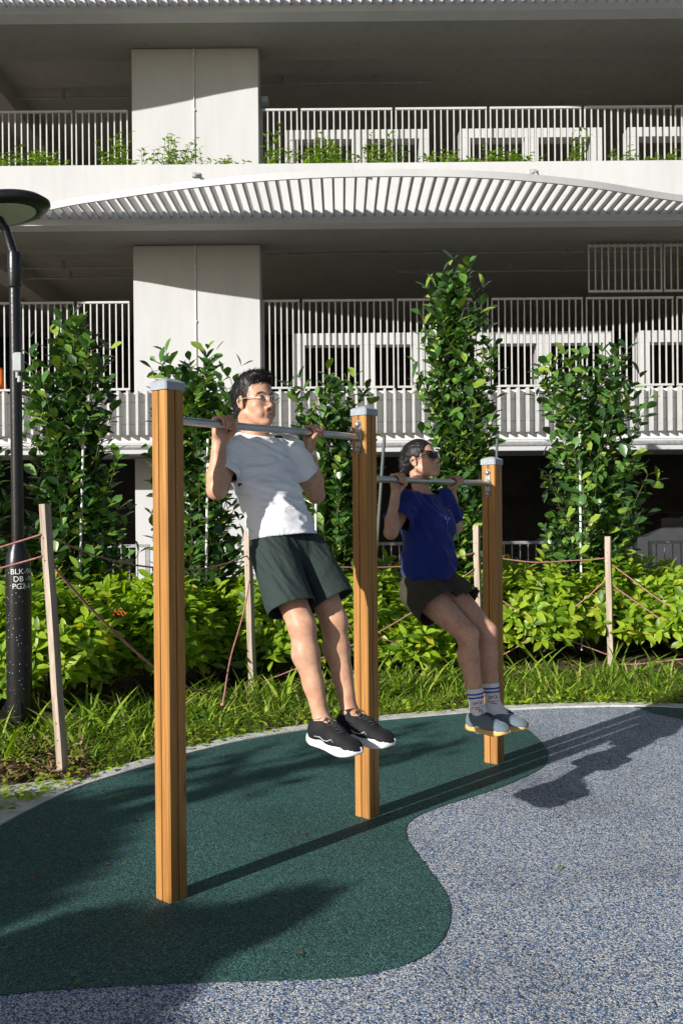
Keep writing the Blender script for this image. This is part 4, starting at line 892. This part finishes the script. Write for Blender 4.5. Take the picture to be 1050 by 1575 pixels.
def hand(F, wrist, bar, sgn, s=1., br=.017):
    """overhand grip: back of the hand behind and above the bar, fingers over the top and down the front. bar=(y,z) of hand centre at x=0; sgn=+1 left hand"""
    y0, z0 = bar; r0 = br + .0085 * s; pt = lambda ph, r, y: A((-math.cos(math.radians(ph)) * r, y, z0 + math.sin(math.radians(ph)) * r))
    w = A(wrist, float)
    for i, (ln, rr) in enumerate(((1., .0088), (1.06, .0092), (1., .0088), (.86, .0078))):
        y = y0 + sgn * (-.029 + i * .0195) * s; yt = y0 + sgn * (-.025 + i * .0172) * s; rr *= s
        k_ = pt(42, r0 + .012 * s, y); F.cone(w + A((-.004, sgn * (-.018 + i * .011) * s, .004)), k_, .0135 * s, .0115 * s, .010)
        p1 = pt(98 + 6 * (i % 2), r0 + .006 * s, y); p2 = pt(98 + 62 * ln, r0 + .001, (y + yt) / 2); p3 = pt(98 + 112 * ln, r0 - .001, yt)
        F.cone(k_, p1, .0105 * s, rr * 1.03, .004); F.cone(p1, p2, rr * 1.02, rr * .95, .0015); F.cone(p2, p3, rr * .95, rr * .84, .0015); F.ell(p1, A((1, 1, 1)) * rr * 1.1, None, .002)
    # heel of the palm, thumb ball and thumb under the bar on the inner side
    F.ell((w + pt(10, r0 + .004, y0)) / 2 + A((.004, 0, 0)), (.020 * s, .038 * s, .030 * s), None, .012)
    yi = y0 - sgn * .034 * s; tb = w + A((.006, -sgn * .022 * s, .006)); t1 = A((.0, yi - sgn * .008, z0 - r0 - .008 * s)); t2 = A((.022 * s, yi - sgn * .002, z0 - r0 + .002)); t3 = A((.031 * s, yi + sgn * .010, z0 - .006))
    F.cone(tb, t1, .0155 * s, .0115 * s, .010); F.cone(t1, t2, .0112 * s, .0098 * s, .002); F.cone(t2, t3, .0098 * s, .0086 * s, .002)
def arm(F, sh, el, wr, r=(.048, .041, .043, .024), k=.02):
    sh, el, wr = A(sh), A(el), A(wr); F.cone(sh, el, r[0], r[1], k); m = el + (wr - el) * .28; F.cone(el, m, r[1] * .92, r[2], k); F.cone(m, wr, r[2], r[3], k); F.ell(el, (r[1] * 1.0,) * 3, None, .012)
    F.cone(el + (wr - el) * .8, wr, r[3] * 1.05, r[3] * 1.0, .01, L=(0, 1, 0), sc=.85)
def leg(F, hip, kn, an, r, toe, k=.025):
    hip, kn, an = A(hip), A(kn), A(an); F.cone(hip, kn, r[0], r[1], k); d = unit(an - kn); bk = unit(A((-1, 0, 0)) - d * (A((-1, 0, 0)) @ d))
    F.ell(kn + bk * -.014, (r[1] * .82, r[1] * .72, r[1] * .95), rotm(-bk, -d), .015)
    c = kn + (an - kn) * .30 + bk * .012; F.cone(kn, c, r[1] * .90, r[2], k); F.cone(c, kn + (an - kn) * .62 + bk * .006, r[2], r[2] * .72, k); F.cone(kn + (an - kn) * .62 + bk * .006, an, r[2] * .72, r[3], k)
    F.cone(kn - bk * .022, kn + (an - kn) * .8 - bk * .010, .028, .02, .02)
    for y in (1, -1): F.ell(an + A((0, y * r[3] * .75, -.002)), (.013, .012, .016), None, .008)
    F.cone(an, A(toe), r[3] * .95, .02, .02); F.cone(an, an + bk * .03 + d * .05, r[3] * .8, .022, .015)
def shoe(par, heel, fdir, up, s, mats, name='shoe', laces=True, stripe=None, thick=.030):
    """running shoe; frame: x forward from the heel, z up from the sole"""
    R = rotm(fdir, up); O = A(heel, float); T = lambda p: O + R @ (A(p, float) * s)
    F = Field((-.03, -.07, -.02), (.32, .07, .15), .003)
    F.ell((.048, 0, .052), (.046, .034, .045), None, .01); F.cone((.055, 0, .055), (.060, 0, .108), .034, .036, .02); F.cone((.06, 0, .075), (.145, .0, .062), .036, .036, .03); F.cone((.09, 0, .09), (.155, 0, .066), .026, .028, .02)
    F.cone((.145, 0, .055), (.225, .004, .038), .040, .034, .03, L=(0, 1, 0), sc=.88); F.ell((.236, .004, .036), (.044, .044, .028), None, .02)
    F.cone((.062, 0, .094), (.075, 0, .16), .030, .036, .004, cut=True)
    F.plane_cut((.05, 0, .104), (-.30, 0, 1), (-.03, -.07, .05), (.13, .07, .15)); F.plane_cut((0, 0, thick - .004), (0, 0, -1), (-.03, -.07, -.02), (.32, .07, .06))
    V, Q = F.extract(2); W = O + (V * s) @ R.T; up_ = solid(name, W, Q, mats[0], par)
    # sole: lofted outline rings
    ts = np.linspace(0, 1, 21); L = .288; rings = []
    def wid(t): return float(np.interp(t, [0, .04, .12, .3, .45, .62, .78, .9, .97, 1], [.012, .026, .036, .036, .036, .045, .050, .043, .026, .008]))
    def bot(t): return .020 * max(0, (t - .62) / .38) ** 2 + .016 * max(0, (.16 - t) / .16) ** 2 + .003 * math.sin(t * math.pi * 2)
    V = []; F_ = []; prof = [(0, .86), (.15, .98), (.45, 1.0), (.8, .97), (1., .90)]
    for fz, fw in prof:
        for sg in (1, -1):
            for t in (ts if sg == 1 else ts[-2:0:-1]):
                top = thick + .004 * math.sin(t * 9) + .010 * max(0, min(1, (t - .8) / .2)) ** 2 + .012 * max(0, 1 - t / .15); z = bot(t) + (top - bot(t)) * fz; V.append(T((-.006 + L * t * 1.0 + (fw - 1) * .06 * (t - .5), sg * wid(t) * fw + .003, z)))
    n = len(V) // len(prof); F_ = [tuple(range(n - 1, -1, -1)), tuple(range(n * (len(prof) - 1), n * len(prof)))]
    for k in range(len(prof) - 1):
        for i in range(n): F_.append((k * n + i, k * n + (i + 1) % n, k * n + n + (i + 1) % n, k * n + n + i))
    F_ = [tuple(reversed(f)) for f in F_]; MB().add(V, F_).build('sole', mats[1], up_, angle=50)
    bv = BVHTree.FromPolygons([tuple(v) for v in W], [tuple(map(int, q)) for q in Q]); uw = Vector(R @ A((0, 0, 1)))
    def on(x, y, off): q = Vector(T((x, y, .2))); h = bv.ray_cast(q, -uw, .4); return tuple(h[0] + uw * off) if h[0] is not None else tuple(Vector(T((x, y, .06))))
    lc = MB()
    for i in range(6):
        x = .105 + i * .017; lc.tube([on(x - .006, -.024, .001), on(x, -.012, .003), on(x + .003, 0, .0035), on(x, .012, .003), on(x - .006, .024, .001)], .0023, 6)
        if i < 5: lc.tube([on(x, -.018, .001), on(x + .012, 0, .005), on(x + .012, .018, .001)], .0020, 5)
    k0 = A(on(.10, 0, .006))
    for sg in (1, -1):
        u1 = R @ A((.0, sg, 0)); u2 = R @ A((1, 0, 0)); u3 = R @ A((0, 0, 1)); lc.tube([tuple(k0), tuple(k0 + u1 * .016 + u3 * .004 + u2 * .004), tuple(k0 + u1 * .030 - u3 * .006 + u2 * .012), tuple(k0 + u1 * .022 - u3 * .004 + u2 * .01), tuple(k0)], .0019, 5, False); lc.tube([tuple(k0), tuple(k0 + u1 * .018 + u2 * .02), tuple(k0 + u1 * .028 + u2 * .034 - u3 * .022)], .0019, 5)
    lc.build('laces', mats[2], up_)
    if stripe:
        sd_ = MB()
        for sg in (1, -1):
            pts = []
            for x, z in stripe:
                q = Vector(T((x, sg * .09, z))); dd = Vector(R @ A((0, -sg, 0))); h = bv.ray_cast(q, dd, .2)
                if h[0] is not None: pts.append(tuple(h[0] - dd * .0006))
            if len(pts) > 2: sd_.tube(pts, [.0012] + [.0026] * (len(pts) - 2) + [.001], 5)
        sd_.build('side_stripe', M['silver'], up_)
    return up_

# ---------------- man in the white shirt
HS = .6270
man = person(HS, 'man in white t-shirt and dark green shorts hanging chin-high on the nearer bar', None)
H_ = .0035
nb = A((-.096, 0, 1.835)); bz = 1.866
J = dict(shR=(-.078, -.182, 1.762), shL=(-.045, .180, 1.770), elR=(-.045, -.287, 1.598), elL=(-.045, .335, 1.585), wrR=(-.048, -.272, 1.800), wrL=(-.030, .274, 1.797),
         hipR=(.085, -.088, 1.33), hipL=(.115, .088, 1.33), knR=(.250, -.092, 1.03), knL=(.268, .090, 1.035), anR=(.338, -.072, .650), anL=(.366, .072, .662))
F = Field((-.28, -.42, .52), (.62, .42, 2.18), H_)
RH = rotm((math.cos(math.radians(-5)), math.sin(math.radians(-5)), .05), (-.05, 0, 1)); OH = A((-.118, 0, 1.985)); hs = 1.0
# torso (under the shirt)
F.cone((-.085, 0, 1.74), (-.02, 0, 1.58), .095, .092, .03, L=(0, 1, 0), sc=.66); F.cone((-.02, 0, 1.58), (.06, 0, 1.40), .092, .085, .03, L=(0, 1, 0), sc=.70); F.cone((.05, 0, 1.40), (.085, 0, 1.31), .080, .076, .03, L=(0, 1, 0), sc=.68)
F.cone((-.085, -.13, 1.785), (-.085, .13, 1.785), .045, .045, .04)
F.cone(OH + RH @ A((-.028, 0, -.05)), (-.092, 0, 1.80), .054, .060, .025); F.cone(OH + RH @ A((-.01, -.05, -.05)), (-.06, -.02, 1.82), .014, .012, .02); F.cone(OH + RH @ A((-.01, .05, -.05)), (-.06, .02, 1.82), .014, .012, .02)
Th = head_prims(F, OH, RH, hs, 'm')
arm(F, J['shR'], J['elR'], J['wrR']); arm(F, J['shL'], J['elL'], J['wrL'])
hand(F, J['wrR'], (-.281, bz), -1); hand(F, J['wrL'], (.281, bz), 1)
leg(F, J['hipR'], J['knR'], J['anR'], (.074, .057, .055, .034), (.50, -.088, .575)); leg(F, J['hipL'], J['knL'], J['anL'], (.074, .057, .055, .034), (.50, .09, .575))
V, Q = F.extract(2); solid('body', V, Q, M['skin_m'], man); on = head_extras(man, OH, RH, hs, Th, V, Q)
del F
# hair
F = Field(OH - .16, OH + .2, .003)
def hE(c, r, k=.015, cut=False): F.ell(Th(c), A(r) * hs, RH, k, cut)
hE((-.012, 0, .050), (.098, .083, .092)); hE((.03, .0, .108), (.070, .064, .038), .03); hE((.068, -.02, .118), (.040, .040, .020), .02); hE((.070, .02, .108), (.036, .034, .018), .02); hE((-.055, 0, -.018), (.046, .062, .050), .02)
hE((.135, 0, .022), (.088, .085, .070), .008, True); hE((.110, 0, .045), (.052, .052, .052), .010, True)
for y in (1, -1): hE((.048, y * .085, -.035), (.040, .05, .052), .006, True); hE((.012, y * .085, -.008), (.026, .03, .036), .006, True); hE((.030, y * .066, .022), (.012, .0115, .022), .005)
V, Q = F.extract(1); Nn = vnormals(V, Q); loc = (V - OH) @ RH; V = V + Nn * (.0022 * vnoise(np.c_[loc[:, 0] * 25, loc[:, 1] * 150, loc[:, 2] * 45 + loc[:, 0] * 60]) + .0022 * vnoise(loc * 38))[:, None]
hair = solid('hair', V, Q, M['hair'], man)
def strands(par, V, Nn, n, ln, dirf, Rm, O_, lift=.35, jit=.22):
    i = rng.integers(0, len(V), n); m = MB()
    for j in i:
        p = V[j]; d = Nn[j] * lift + dirf(p) + nz(3) * jit; d /= np.linalg.norm(d); L = ln * rng.uniform(.5, 1.2); s_ = np.cross(d, Nn[j]); s_ /= np.linalg.norm(s_) + 1e-9; s_ *= .0011
        q1 = p + d * L * .5 + Nn[j] * .002; q2 = p + d * L * 1.0 - Nn[j] * .001; m.add([p - s_, p + s_, q1 + s_ * .7, q1 - s_ * .7, q2], [(0, 1, 2, 3), (3, 2, 4)])
    m.build('hair_strands', M['hair'], par, kind='stuff')
Nn = vnormals(V, Q); strands(hair, V, Nn, 2600, .022, lambda p: (RH @ A((.6, .0, -.2)) if ((p - OH) @ RH)[2] > .1 else RH @ A((-.35, 0, -.9))), RH, OH)
# spectacles
gl = MB(); 
def ring(c, ry, rz, r, mb, x=.122): mb.tube([Th((x - .25 * (c[0]) ** 2 * 6 - abs(math.cos(a) * ry + c[0]) ** 2 * 2.2, c[0] + math.cos(a) * ry, c[1] + math.sin(a) * rz)) for a in np.linspace(0, 2 * math.pi, 25)], r, 6, False)
for y in (1, -1): ring((y * .033, .010), .0255, .0215, .0015, gl)
gl.tube([Th((.1215, -.009, .016)), Th((.124, 0, .019)), Th((.1215, .009, .016))], .0016, 6)
for y in (1, -1): gl.tube([Th((.108, y * .058, .018)), Th((.098, y * .073, .019)), Th((.05, y * .080, .016)), Th((.0, y * .082, .012)), Th((-.012, y * .081, -.004))], [.0018, .0022, .0024, .002, .0016], 6)
g_ = gl.build('spectacles', M['frame'], man, smooth=True)
for y in (1, -1):
    l = MB(); pts = [Th((.122 - .25 * .033 ** 2 * 6 - abs(math.cos(a) * .024 + y * .033) ** 2 * 2.2, y * .033 + math.cos(a) * .0245, .010 + math.sin(a) * .0205)) for a in np.linspace(0, 2 * math.pi, 24, endpoint=False)]; l.add(pts, [tuple(range(24))]); l.build('lens', M['clear'], g_)
# t-shirt
F = Field((-.27, -.36, 1.30), (.30, .36, 1.92), .004)
F.cone((-.090, 0, 1.735), (-.030, 0, 1.60), .108, .104, .03, L=(0, 1, 0), sc=.64); F.cone((-.03, 0, 1.60), (.055, 0, 1.42), .104, .104, .03, L=(0, 1, 0), sc=.70); F.cone((.055, 0, 1.42), (.095, 0, 1.32), .110, .119, .03, L=(0, 1, 0), sc=.72)
F.cone((-.088, -.14, 1.79), (-.088, .14, 1.79), .050, .050, .05); F.cone((-.092, 0, 1.80), (-.10, 0, 1.86), .072, .066, .02)
for s_, e_ in (('shR', 'elR'), ('shL', 'elL')): a, b = A(J[s_]), A(J[e_]); F.cone(a + (a - b) * .05, a + (b - a) * .85, .058, .064, .03)
V, Q = F.extract(2); Nn = vnormals(V, Q); hem = A((.088, 0, 1.395)); hn = A((.16, 0, -1.))
V = folds(V, Nn, [[6, 6, 15], [4, 5, -6], [2, 7, 17]], .010); Nn = vnormals(V, Q); V = folds(V, Nn, [[10, -8, 30], [6, 6, -8], [4, 9, 30]], .0045); V = lap(V, Q, .5); V = lap(V, Q, .3)
V, Q = cutmesh(V, Q, hem, hn, .4); V, Q = cutmesh(V, Q, (-.086, 0, 1.838), (.10, 0, 1), .12)
for s_, e_, fr in (('shR', 'elR', .6), ('shL', 'elL', .5)): a, b = A(J[s_]), A(J[e_]); V, Q = cutmesh(V, Q, a + (b - a) * fr, b - a, .092)
shirt = shell('shirt', V, Q, M['shirt_m'], man)
c = MB(); ca_ = np.linspace(0, 2 * math.pi, 33); c.tube([(-.084 + math.cos(a) * .066, math.sin(a) * .070, 1.840 - .012 * math.cos(a)) for a in ca_], .006, 8, False); c.build('collar', M['shirt_m'], shirt, smooth=True)
# shorts
def shorts(par, hips, hems, waist, mat, rw, rl, foldamp=.006, scw=.72, box=((-.25, -.3, .85), (.45, .3, 1.5)), zt=1.46, off=-.012):
    F = Field(box[0], box[1], .004); F.cone(waist, (A(hips[0]) + A(hips[1])) / 2 + A((-.01, 0, .0)), rw, rw * 1.08, .03, L=(0, 1, 0), sc=scw)
    for h, m_ in zip(hips, hems): h = A(h); m_ = A(m_); d = m_ - h; F.cone(h + A((off, 0, .0)), m_ + d * .25, rl[0], rl[1] * 1.04, .026)
    V, Q = F.extract(2); Nn = vnormals(V, Q); V = folds(V, Nn, [[7, 14, 6], [5, 10, 3], [4, 6, 9]], foldamp); Nn = vnormals(V, Q); V = folds(V, Nn, [[14, 20, 14], [12, 16, 3], [8, 12, 18]], foldamp * .4); V = lap(V, Q, .5)
    for h, m_ in zip(hips, hems): V, Q = cutmesh(V, Q, m_, A(m_) - A(h), .17)
    V, Q = cutmesh(V, Q, (waist[0], 0, zt), (0, 0, 1), .3)
    return shell('shorts', V, Q, mat, par, .002)
sh_ = shorts(man, ((.078, -.088, 1.33), (.108, .088, 1.33)), ((.205, -.112, 1.098), (.240, .114, 1.115)), (.055, 0, 1.42), M['shorts_m'], .090, (.094, .100), .006, .72, ((-.25, -.3, .85), (.45, .3, 1.5)), 1.43, .004)
# wrist band
def band(par, w, d, rad, wd, mat, name, clasp=None):
    d = unit(d); u = unit(np.cross(d, (0, 1, 0))); v = np.cross(d, u); m = MB(); n = 32; V = []
    for rr, zz in ((rad, -wd / 2), (rad + .003, -wd / 2), (rad + .003, wd / 2), (rad, wd / 2)):
        for k in range(n): a = 2 * math.pi * k / n; V.append(A(w) + d * zz + (u * math.cos(a) + v * math.sin(a) * 1.12) * rr)
    F_ = [(a * n + k, a * n + (k + 1) % n, ((a + 1) % 4) * n + (k + 1) % n, ((a + 1) % 4) * n + k) for a in range(4) for k in range(n)]; o = m.add(V, F_).build(name, mat, par, angle=40)
    if clasp is not None:
        c = MB(); q = A(clasp); x, y, z = q; c.box((-.006, -.010, -.008), (.004, .010, .008), .001); ob_ = c.build('clasp', M['steel'], o); ob_.location = tuple(q)
    return o
wl_ = A(J['wrL']) + (A(J['elL']) - A(J['wrL'])) * .10; band(man, wl_, A(J['elL']) - A(J['wrL']), .0275, .015, M['strap'], 'wristband', wl_ + A((.029, -.008, 0)))
swo = [(.07, .05), (.10, .052), (.125, .047), (.15, .05), (.17, .06), (.178, .05)]
for hl, fd, lb_ in (((.262, -.070, .566), (.286, -.022, -.020), None), ((.290, .066, .574), (.286, .028, -.026), None)):
    shoe(man, A(hl) + A((0, 0, -.02)), fd, (.06, 0, 1), 1.03, (M['shoe_black'], M['sole_white'], M['lace_black']), 'shoe', stripe=swo, thick=.036)
for an in ('anR', 'anL'):
    F = Field(A(J[an]) - .09, A(J[an]) + .09, .003); a = A(J[an]); kd = unit(A(J['kn' + an[-1]]) - a); F.cone(a - kd * .06, a + kd * .035, .040, .0385, .01); V, Q = F.extract(1); V, Q = cutmesh(V, Q, a + kd * .012, kd, .09); shell('sock', V, Q, M['shoe_black'], man)

# ---------------- woman in the blue shirt
woman = person(1.8328, 'woman in royal blue shirt, dark shorts and sunglasses hanging on the farther bar', None); bz = 1.663
J = dict(shR=(-.038, -.148, 1.545), shL=(-.005, .148, 1.555), elR=(-.035, -.300, 1.393), elL=(-.022, .298, 1.405), wrR=(-.030, -.262, 1.600), wrL=(-.028, .270, 1.600),
         hipR=(.005, -.085, 1.075), hipL=(.030, .085, 1.080), knR=(.285, -.082, .865), knL=(.300, .082, .862), anR=(.335, -.070, .478), anL=(.342, .070, .485))
F = Field((-.25, -.38, .34), (.58, .38, 1.94), H_)
RH = rotm((math.cos(math.radians(2)), math.sin(math.radians(2)), .27), (-.27, 0, 1)); OH = A((-.058, 0, 1.765)); hs = .93
F.cone((-.04, 0, 1.52), (-.02, 0, 1.38), .078, .074, .03, L=(0, 1, 0), sc=.68); F.cone((-.02, 0, 1.38), (0, 0, 1.2), .074, .072, .03, L=(0, 1, 0), sc=.7); F.cone((0, 0, 1.2), (.01, 0, 1.08), .085, .09, .03, L=(0, 1, 0), sc=.68)
F.cone((-.04, -.11, 1.565), (-.04, .11, 1.565), .034, .034, .04)
F.cone(OH + RH @ A((-.03, 0, -.045)), (-.042, 0, 1.58), .044, .048, .025)
Th = head_prims(F, OH, RH, hs, 'w')
arm(F, J['shR'], J['elR'], J['wrR'], (.040, .034, .036, .021)); arm(F, J['shL'], J['elL'], J['wrL'], (.040, .034, .036, .021))
hand(F, J['wrR'], (-.272, bz), -1, .9); hand(F, J['wrL'], (.276, bz), 1, .9)
leg(F, J['hipR'], J['knR'], J['anR'], (.092, .054, .053, .031), (.46, -.085, .415)); leg(F, J['hipL'], J['knL'], J['anL'], (.092, .054, .053, .031), (.46, .078, .415))
V, Q = F.extract(2); solid('body', V, Q, M['skin_w'], woman); on = head_extras(woman, OH, RH, hs, Th, V, Q); del F
F = Field(OH - .16, OH + .16, .003)
hE((-.005, 0, .047), (.1045, .0825, .0955)); hE((-.06, 0, .0), (.044, .055, .055), .02); hE((-.103, 0, -.005), (.030, .032, .030), .008)
hE((.150, 0, .012), (.093, .088, .086), .010, True)
for y in (1, -1): hE((.050, y * .085, -.040), (.045, .05, .060), .006, True); hE((.014, y * .085, -.006), (.026, .03, .034), .006, True)
V, Q = F.extract(1); Nn = vnormals(V, Q); loc = (V - OH) @ RH; V = V + Nn * (.0018 * vnoise(np.c_[loc[:, 0] * 20, loc[:, 1] * 150, loc[:, 2] * 130]))[:, None]; hw = solid('hair', V, Q, M['hair'], woman)
Nn = vnormals(V, Q); strands(hw, V, Nn, 1500, .03, lambda p: RH @ A((-1, 0, -.35)), RH, OH, .06, .08)
b_ = MB(); b_.tube([Th((-.092 + .022 * math.cos(a) * 0, .026 * math.cos(a), -.004 + .026 * math.sin(a))) for a in np.linspace(0, 2 * math.pi, 17)], .006, 6, False); b_.build('hair_tie', M['iris'], hw, smooth=True)
# sunglasses and earring
gs = MB()
for y in (1, -1):
    pts = []; 
    for a in np.linspace(0, 2 * math.pi, 28, endpoint=False):
        cy = y * (.034 + math.cos(a) * .027 ) ; cz = .008 + math.sin(a) * (.021 if math.sin(a) < 0 else .016) + .004 * math.cos(a) ; pts.append((cy, cz))
    fr = [Th((.124 - abs(p[0]) ** 2 * 5.5, p[0], p[1])) for p in pts]; bk_ = [Th((.1205 - abs(p[0]) ** 2 * 5.5, p[0], p[1])) for p in pts]; n = 28
    gs.add(fr + bk_, [tuple(range(n)), tuple(range(2 * n - 1, n - 1, -1))] + [(i, n + i, n + (i + 1) % n, (i + 1) % n) for i in range(n)])
    gs.tube([Th((.106, y * .058, .016)), Th((.092, y * .073, .017)), Th((.05, y * .079, .014)), Th((.0, y * .081, .010))], .0022, 6)
gs.tube([Th((.122, -.010, .014)), Th((.1245, 0, .016)), Th((.122, .010, .014))], .0022, 6)
gs.build('sunglasses', M['dark_lens'], woman)
for y in (1, -1):
    e = MB(); e.tube([Th((.010 + .007 * math.cos(a), y * .083, -.040 + .009 * math.sin(a))) for a in np.linspace(0, 2 * math.pi, 14)], .0016, 5, False); e.build('earring', M['gold'], woman, smooth=True)
# loose shirt
F = Field((-.24, -.36, 1.02), (.24, .36, 1.68), .004)
F.cone((-.042, 0, 1.520), (-.010, 0, 1.42), .092, .108, .03, L=(0, 1, 0), sc=.66); F.cone((-.010, 0, 1.42), (-.002, 0, 1.22), .110, .116, .04, L=(0, 1, 0), sc=.72); F.cone((-.002, 0, 1.22), (.0, 0, 1.08), .116, .122, .04, L=(0, 1, 0), sc=.74)
F.ell((.018, -.055, 1.43), (.058, .065, .07), None, .05); F.ell((.026, .055, 1.435), (.058, .065, .07), None, .05)
F.cone((-.042, 0, 1.568), (-.040, -.135, 1.548), .040, .042, .04); F.cone((-.042, 0, 1.568), (-.030, .135, 1.550), .040, .042, .04); F.cone((-.042, 0, 1.57), (-.045, 0, 1.64), .064, .06, .02)
for s_, e_ in (('shR', 'elR'), ('shL', 'elL')): a, b = A(J[s_]), A(J[e_]); F.cone(a + (a - b) * .05, a + (b - a) * .75, .056, .070, .035)
V, Q = F.extract(2); Nn = vnormals(V, Q); V = folds(V, Nn, [[8, 12, 5], [3, 5, -4], [2, 5, 7]], .012); Nn = vnormals(V, Q); V = folds(V, Nn, [[14, 14, 10], [8, 9, -8], [5, 6, 15]], .005); V = lap(V, Q, .5); V = lap(V, Q, .3)
V, Q = cutmesh(V, Q, (0, 0, 1.128), (.05, 0, -1), .4); V, Q = cutmesh(V, Q, (-.038, 0, 1.606), (.22, 0, 1), .088)
for s_, e_ in (('shR', 'elR'), ('shL', 'elL')): a, b = A(J[s_]), A(J[e_]); V, Q = cutmesh(V, Q, a + (b - a) * .60, b - a, .088)
ws = shell('shirt', V, Q, M['shirt_w'], woman)
bv = BVHTree.FromPolygons([tuple(v) for v in V], [tuple(map(int, q)) for q in Q])
def onf(y, z, off=.002): h = bv.ray_cast(Vector((.5, y, z)), Vector((-1, 0, 0)), 1); return tuple(h[0] + Vector((off, 0, 0))) if h[0] is not None else (.07, y, z)
cd = MB(); cd.tube([onf(*p) for p in ((-.045, 1.575), (-.035, 1.54), (-.02, 1.50), (-.01, 1.46), (.004, 1.445))], .0024, 6); cd.tube([onf(*p) for p in ((.05, 1.575), (.04, 1.54), (.025, 1.50), (.015, 1.46), (.004, 1.445))], .0024, 6); cd.tube([onf(*p) for p in ((.004, 1.445), (.006, 1.42), (.012, 1.40))], .002, 6); cd.build('cord', M['cord'], ws, smooth=True)
lg = MB(); lg.tube([onf(.105, 1.50), onf(.112, 1.508), onf(.118, 1.498)], .0035, 6); lg.build('chest_mark', M['silver'], ws)
wsh = shorts(woman, ((.0, -.088, 1.08), (.026, .088, 1.085)), ((.118, -.102, .992), (.150, .102, .992)), (.0, 0, 1.13), M['shorts_w'], .098, (.104, .112), .006, .72, ((-.25, -.3, .75), (.4, .3, 1.25)), 1.17)
for an, kn in (('anR', 'knR'), ('anL', 'knL')):
    a = A(J[an]); kd = unit(A(J[kn]) - a); F = Field(a - .17, a + .17, .003); F.cone(a - kd * .08, a, .037, .0365, .01); F.cone(a, a + kd * .14, .0365, .043, .015); F.cone(a, a + A((.08, 0, -.05)), .034, .03, .02)
    V, Q = F.extract(1); V, Q = cutmesh(V, Q, a + kd * .115, kd, .12); so = shell('sock', V, Q, M['sock'], woman)
    bv = BVHTree.FromPolygons([tuple(v) for v in V], [tuple(map(int, q)) for q in Q]); u = unit(np.cross(kd, (0, 1, 0))); v = np.cross(kd, u)
    def hit(ang, zz):
        dd = -(u * math.cos(ang) + v * math.sin(ang)); o_ = a + kd * zz - dd * .1; h = bv.ray_cast(Vector(o_), Vector(dd), .2); return tuple(h[0] - Vector(dd) * .0006) if h[0] is not None else None
    st = MB()
    for zz in (.088, .070):
        pts = [hit(t, zz) for t in np.linspace(0, 2 * math.pi, 33)]; pts = [p for p in pts if p]; st.tube(pts, .0042, 5, False)
    st.build('stripe', M['stripe'], so)
    rp = MB(); rk_ = random.Random(5)
    for (zz, half) in ((.048, .55), (.040, .5), (.022, .6), (.012, .35)):
        for cnt in range(9):
            t0 = -.9 + (cnt - 4) * .16 * half / .55 + math.pi; pp = [hit(t0 + rk_.uniform(-.05, .05), zz + rk_.uniform(-.005, .005)) for _ in range(3)]; pp = [p for p in pp if p]
            if len(pp) == 3: rp.tube(pp, .0019, 4)
    rp.build('printed_motif', M['redprint'], so)
for hl, fd in (((.268, -.070, .392), (.27, -.022, .004)), ((.275, .066, .392), (.27, .020, -.004))):
    shoe(woman, A(hl) + A((0, 0, -.020)), fd, (.0, 0, 1), .93, (M['shoe_blue'], M['sole_gum'], M['lace_black']), 'shoe', thick=.028)
